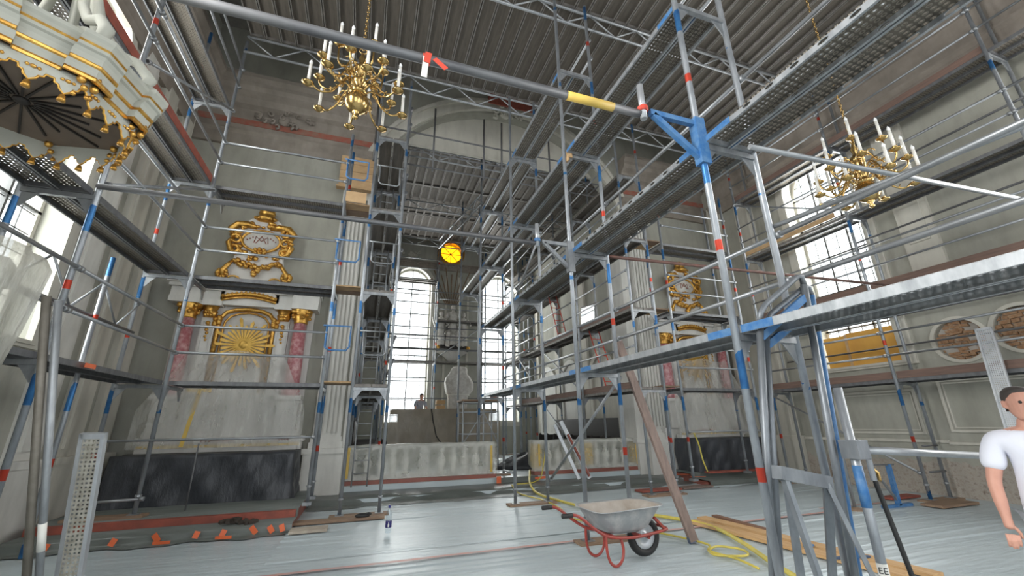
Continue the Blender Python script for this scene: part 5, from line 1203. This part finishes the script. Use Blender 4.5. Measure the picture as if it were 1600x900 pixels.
hose('yellow cable hanging beside the right wrapped altar table', [(8.75, 10.0, 1.3), (8.82, 9.95, 1.0), (8.84, 9.9, .6), (8.9, 9.85, .3)], .02)
# water bottle
t = thing('water_bottle', 'clear plastic water bottle with dark blue label standing alone on the sheet', 'bottle', (.5, 7.5, .03)); c = (.5, 7.5, .028)
bm = B(); lathe(bm, c, [(.03, 0), (.045, .01), (.046, .04), (.043, .06), (.046, .08), (.046, .17), (.040, .19), (.044, .21), (.046, .25), (.035, .30), (.018, .335), (.016, .36)], 16); put('body', bm, M_PET, t, True)
bm = B(); lathe(bm, c, [(.046, .078), (.0475, .08), (.0475, .168), (.046, .17)], 16); put('label', bm, mat('navy_label', (.025, .02, .16), rough=.4), t, True)
bm = B(); lathe(bm, c, [(.019, .35), (.020, .352), (.020, .385), (.018, .388)], 12); put('cap', bm, mat('navy_cap', (.03, .03, .2), rough=.4), t, True)
bm = B(); dv = Vector((-.5, -7.5, 0)).normalized(); sd = Vector((-dv.y, dv.x, 0)); lathe(bm, (c[0]+dv.x*.049, c[1]+dv.y*.049, c[2]), [(.010, .09), (.012, .12), (.006, .14), (.002, .157)], 8, 1, .3); put('white_emblem', bm, M_CANDLE, t)

# wheelbarrow
ws, wa = .92, math.radians(2); WO = Vector((3.43, 5.06, .022))
def smooth_path(pts, k=4):
    sm = []
    for q in range(len(pts)-1):
        a, b, c, d = (Vector(pts[max(0, min(len(pts)-1, q+e))]) for e in (-1, 0, 1, 2))
        for f in [e/k for e in range(k)]: sm.append(.5*((2*b)+(-a+c)*f+(2*a-5*b+4*c-d)*f*f+(-a+3*b-3*c+d)*f**3))
    return sm+[Vector(pts[-1])]
wb = thing('wheelbarrow', 'wheelbarrow with mortar-stained zinc tray and red tube frame', 'wheelbarrow', WO)
def L2(p): return WO+Vector(((p[0]*math.cos(wa)-p[1]*math.sin(wa))*ws, (p[0]*math.sin(wa)+p[1]*math.cos(wa))*ws, p[2]*ws))
bm = B()
for s in (-1, 1): sweep(bm, [L2(p) for p in smooth_path(((-1.34, s*.29, .64), (-1.20, s*.29, .64), (-1.10, s*.285, .60), (-.86, s*.26, .43), (-.66, s*.24, .34), (-.30, s*.21, .30), (.05, s*.17, .31), (.26, s*.15, .33), (.31, s*.10, .335), (.32, 0, .335)))], .019*ws, 10)
put('red_frame', bm, M_REDMETAL, wb, True)
for s in (-1, 1):
    bm = B(); sweep(bm, [L2(p) for p in smooth_path(((-.74, s*.25, .38), (-.74, s*.25, .20), (-.70, s*.25, .07), (-.61, s*.24, .018), (-.52, s*.23, .07), (-.48, s*.22, .18), (-.50, s*.215, .30)))], .018*ws, 8); put('leg', bm, M_REDMETAL, wb, True)
    bm = B(); cyl(bm, L2((-1.36, s*.29, .64)), L2((-1.22, s*.29, .64)), .027*ws, n=10); put('grip', bm, M_BLACK, wb, True)
    bm = B(); beam(bm, L2((.26, s*.14, .33)), L2((.05, s*.20, .50)), .03, .03); put('front_stay', bm, M_REDMETAL, wb)
bm = B(); beam(bm, L2((-.62, -.24, .34)), L2((-.62, .24, .34)), .03, .03); put('cross_bar', bm, M_REDMETAL, wb); bm = B(); beam(bm, L2((-.2, -.21, .31)), L2((-.2, .21, .31)), .03, .03); put('cross_bar', bm, M_REDMETAL, wb)
def rrect(x0, x1, w0, w1, z0, z1, r=.12, n=5):
    out = []
    for cx, cy, a in ((x1-r, w1-r, 0), (x0+r, w0-r, PI/2), (x0+r, -w0+r, PI), (x1-r, -w1+r, 1.5*PI)):
        for k in range(n+1):
            b = a+PI/2*k/n; px, py = cx+r*math.cos(b), cy+r*math.sin(b); f = (px-x0)/(x1-x0); out.append((px, py, z0+(z1-z0)*f))
    return out
bm = B(); prof = [rrect(-.62, -.14, .19, .17, .355, .345, .10), rrect(-.70, -.02, .25, .22, .40, .40, .12), rrect(-.80, .10, .32, .28, .55, .56, .14), rrect(-.86, .17, .35, .31, .64, .66, .15), rrect(-.885, .195, .375, .335, .645, .665, .16), rrect(-.885, .195, .375, .335, .635, .655, .16)]
rings(bm, [[bm.verts.new(L2(p)) for p in q] for q in prof], cap=False); n0 = len(prof[0]); bm.verts.ensure_lookup_table(); bm.faces.new([bm.verts[i] for i in range(n0)][::-1]); put('tray', bm, M_TRAY, wb, True)
bm = B(); prof = [rrect(-.60, -.16, .17, .15, .363, .353, .09), rrect(-.69, -.03, .24, .21, .408, .408, .11), rrect(-.79, .09, .31, .27, .555, .565, .13), rrect(-.845, .155, .335, .295, .635, .655, .14)]
rings(bm, [[bm.verts.new(L2(p)) for p in q] for q in prof], cap=False); bm.verts.ensure_lookup_table(); bm.faces.new([bm.verts[i] for i in range(n0)]); put('mortar_crust', bm, M_TRAYIN, wb, True)
bm = B(); wc = L2((0, 0, .25)); ax = Vector((-math.sin(wa), math.cos(wa), 0)); fw = Vector((math.cos(wa), math.sin(wa), 0)); up = Vector((0, 0, 1)); n = 28; rr = []
for k in range(n):
    a = 2*PI*k/n; d = fw*math.cos(a)+up*math.sin(a); rr.append([bm.verts.new(wc+d*(.197+.050*math.cos(b))*ws+ax*.058*math.sin(b)*ws) for b in [2*PI*q/10 for q in range(10)]])
rings(bm, rr, True); wheel = put('wheel', bm, M_BLACK, wb, True)
bm = B()
for s in (-1, 1):
    rr = []
    for r, o in ((.155, .035), (.13, .045), (.10, .02), (.05, .02), (.04, .05), (.001, .05)):
        rr.append([bm.verts.new(wc+(fw*math.cos(2*PI*k/n)+up*math.sin(2*PI*k/n))*r*ws+ax*s*o*ws) for k in range(n)])
    rings(bm, rr, cap=False)
bmesh.ops.recalc_face_normals(bm, faces=bm.faces); put('rim', bm, M_PALE, wheel, True)
bm = B(); cyl(bm, wc-ax*.13*ws, wc+ax*.13*ws, .014, n=8)
for s in (-1, 1): beam(bm, wc+ax*s*.10*ws, L2((.02, s*.17, .31)), .03, .012, (1, 0, 0))
put('axle', bm, M_REDMETAL, wb)

# ------------------------------------------------------------------ people
def skin_mesh(verts, edges, radii, root, sub=2):
    me = D.meshes.new('tmp'); me.from_pydata(verts, edges, []); o = D.objects.new('tmp', me); COL.objects.link(o)
    m = o.modifiers.new('skin', 'SKIN'); m.use_smooth_shade = True
    for i, d in enumerate(me.skin_vertices[0].data): d.radius = (radii[i], radii[i]); d.use_root = (i == root)
    s = o.modifiers.new('sub', 'SUBSURF'); s.levels = sub
    dg = bpy.context.evaluated_depsgraph_get(); e = o.evaluated_get(dg); r = bmesh.new(); r.from_mesh(e.to_mesh()); e.to_mesh_clear()
    D.objects.remove(o); D.meshes.remove(me); return r
def chain(V, E, R, start, pts):
    prev = start
    for p, r in pts:
        V.append(p); R.append(r)
        if prev is not None: E.append((prev, len(V)-1))
        prev = len(V)-1
    return prev
def person(label, loc, rot, h, pose, mats):
    """one continuous body; shirt, trousers, hair and shoes are worn children"""
    t = thing('person', label, 'person', loc); k = h/1.75
    MW = Matrix.Translation(loc) @ Matrix.Rotation(rot, 4, 'Z') @ Matrix.Scale(k, 4)
    lean = pose.get('lean', 0)
    def bend(p):                                      # bow forward (towards -y) from the hips
        p = Vector(p)
        if p.z > .95: p = Vector((0, 0, .95)) + Matrix.Rotation(lean, 3, 'X') @ (p-Vector((0, 0, .95)))
        return p
    V, E, R = [(0, 0, .95)], [], [.15]
    neck = chain(V, E, R, 0, [((0, .01, 1.12), .135), ((0, .01, 1.30), .145), ((0, .01, 1.42), .115), ((0, .0, 1.50), .055), ((0, -.01, 1.58), .055)])
    chest = 3
    hands = []
    for s in (-1, 1):
        ex, wx = pose['arm'][s]
        w = chain(V, E, R, chest, [((s*.19, .01, 1.40), .062), (ex, .042), (tuple((Vector(ex)+Vector(wx))/2), .040), (wx, .026)])
        d = (Vector(wx)-Vector(ex)).normalized(); pal = Vector(wx)+d*.055; chain(V, E, R, w, [(tuple(pal), .034)]); hands.append((Vector(wx), d, s))
        fx = pose.get('step', 0)*s
        chain(V, E, R, 0, [((s*.09, fx*.2, .86), .095), ((s*.10, fx-.01, .50), .062), ((s*.10, fx+.01, .28), .052), ((s*.10, fx+.02, .08), .04), ((s*.105, fx-.13, .045), .036)])
    bm = skin_mesh([tuple(bend(v)) for v in V], E, R, 0)
    for w, d, s in hands:                             # palm, four bent fingers, thumb
        side = d.cross(Vector((0, 1, 0))).normalized(); nrm = side.cross(d)
        for q, (o, L) in enumerate(((-.027, .072), (-.009, .082), (.009, .078), (.027, .062))):
            b0 = w+d*.08+side*o; sweep(bm, [bend(b0), bend(b0+d*L*.5+nrm*.004), bend(b0+d*L*.85+nrm*.02), bend(b0+d*L+nrm*.036)], [.0095, .009, .008, .006], 7)
        b0 = w+d*.035-side*.025*s; sweep(bm, [bend(b0), bend(b0-side*s*.018+d*.03+nrm*.014), bend(b0-side*s*.020+d*.058+nrm*.026)], [.012, .010, .007], 7)
    hc = Vector((0, -.03, 1.655)); HR = Matrix.Rotation(pose.get('head', 0), 3, 'Z')
    H = lambda p: bend(hc+HR @ Vector(p))
    n = 20; rr = []
    for z, rx, ry, oy in ((-.115, .030, .035, -.045), (-.10, .050, .060, -.03), (-.06, .066, .082, -.008), (-.01, .074, .094, 0), (.04, .078, .099, .002), (.08, .070, .088, .006), (.105, .045, .058, .01), (.117, .008, .01, .012)):
        rr.append([bm.verts.new(H((rx*math.cos(2*PI*i/n), oy+ry*math.sin(2*PI*i/n), z))) for i in range(n)])
    rings(bm, rr)
    sweep(bm, [H((0, -.088, .03)), H((0, -.106, .0)), H((0, -.112, -.018)), H((0, -.092, -.026))], [.008, .012, .015, .008], 8)        # nose
    for s in (-1, 1):
        sweep(bm, [H((s*.076, .0, .025)), H((s*.086, .012, .02)), H((s*.086, .012, -.012)), H((s*.076, .0, -.03))], [.008, .012, .012, .007], 6)  # ears
    sweep(bm, [H((-.026, -.080, -.058)), H((0, -.094, -.056)), H((.026, -.080, -.058))], [.005, .008, .005], 6)   # lips
    bmesh.ops.transform(bm, matrix=MW, verts=bm.verts)
    body = put('body', bm, mats['skin'], t, True)
    rm = body.modifiers.new('remesh', 'REMESH'); rm.mode = 'VOXEL'; rm.voxel_size = .0045; rm.use_smooth_shade = True
    def add(name, bm, m, par=t):
        bmesh.ops.transform(bm, matrix=MW, verts=bm.verts); return put(name, bm, m, par, True)
    bm = B()
    for s in (-1, 1): ball(bm, H((s*.030, -.085, .012)), .011, 8)
    add('eyes', bm, M_DARK, t)
    bm = B(); rr = []
    for z, rx, ry, oy, lim in ((-.05, .074, .088, .02, .25), (0, .083, .100, .012, .05), (.05, .087, .108, .006, -.4), (.09, .078, .098, .008, -1.2), (.118, .050, .064, .01, -1.2), (.129, .008, .01, .012, -1.2)):
        rr.append([bm.verts.new(H((rx*math.cos(2*PI*i/n), oy+max(ry*math.sin(2*PI*i/n), lim*ry), z))) for i in range(n)])
    rings(bm, rr); add('hair', bm, mats['hair'])
    V, E, R = [(0, 0, .80)], [], [.19]; chain(V, E, R, 0, [((0, 0, .95), .186), ((0, .01, 1.12), .168), ((0, .01, 1.30), .168), ((0, .01, 1.43), .115), ((0, 0, 1.475), .07)])
    for s in (-1, 1):
        ex, wx = Vector(pose['arm'][s][0]), Vector(pose['arm'][s][1]); sh = Vector((s*.20, .01, 1.40)); chain(V, E, R, 4, [(tuple(sh-Vector((s*.07, 0, .03))), .115), (tuple(sh), .088), (tuple(sh+(ex-sh)*.75), .070)])
    add('shirt', skin_mesh([tuple(bend(v)) for v in V], E, R, 0), mats['shirt'])
    V, E, R = [(0, 0, 1.0)], [], [.155]
    for s in (-1, 1):
        fx = pose.get('step', 0)*s; chain(V, E, R, 0, [((s*.09, fx*.2, .86), .108), ((s*.10, fx-.01, .50), .082), ((s*.10, fx+.02, .12), .070)])
    add('trousers', skin_mesh(V, E, R, 0), mats['trousers'])
    for s in (-1, 1):
        fx = pose.get('step', 0)*s; bm = B(); sweep(bm, [(s*.10, fx+.07, .05), (s*.10, fx+.02, .058), (s*.102, fx-.07, .05), (s*.108, fx-.17, .035), (s*.108, fx-.20, .03)], [.042, .05, .046, .042, .025], 10); add('shoe', bm, M_BLACK)
    return t
person('man in white T-shirt at the right edge, bare arms hanging, looking left', (4.56, 1.80, .022), math.radians(-58), 1.76, {'arm': {-1: ((-.27, -.02, 1.12), (-.28, -.12, .88)), 1: ((.27, .02, 1.12), (.26, -.06, .86))}, 'head': .15, 'step': .05}, {'skin': M_SKIN, 'hair': M_HAIR, 'shirt': M_SHIRT, 'trousers': M_TROUSER})
t = thing('altar_steps', 'dark wooden platform behind the high altar where the worker stands', 'steps', (2.1, 19.1, .25))
for i, (y0, y1, z1) in enumerate(((18.75, 19.35, .70), (18.80, 19.30, 1.15))):
    bm = B(); box(bm, 1.2+.1*i, 3.4-.1*i, y0, y1, .25 if i == 0 else .70, z1); put('step', bm, M_DARK, t)
person('worker in grey shirt bowing over the high altar table in the choir', (2.22, 19.05, 1.15), math.radians(10), 1.78, {'lean': .35, 'arm': {-1: ((-.25, -.18, 1.18), (-.18, -.42, 1.12)), 1: ((.25, -.18, 1.18), (.18, -.42, 1.12))}}, {'skin': M_SKIN, 'hair': M_HAIR, 'shirt': M_GREYSHIRT, 'trousers': M_DARK})
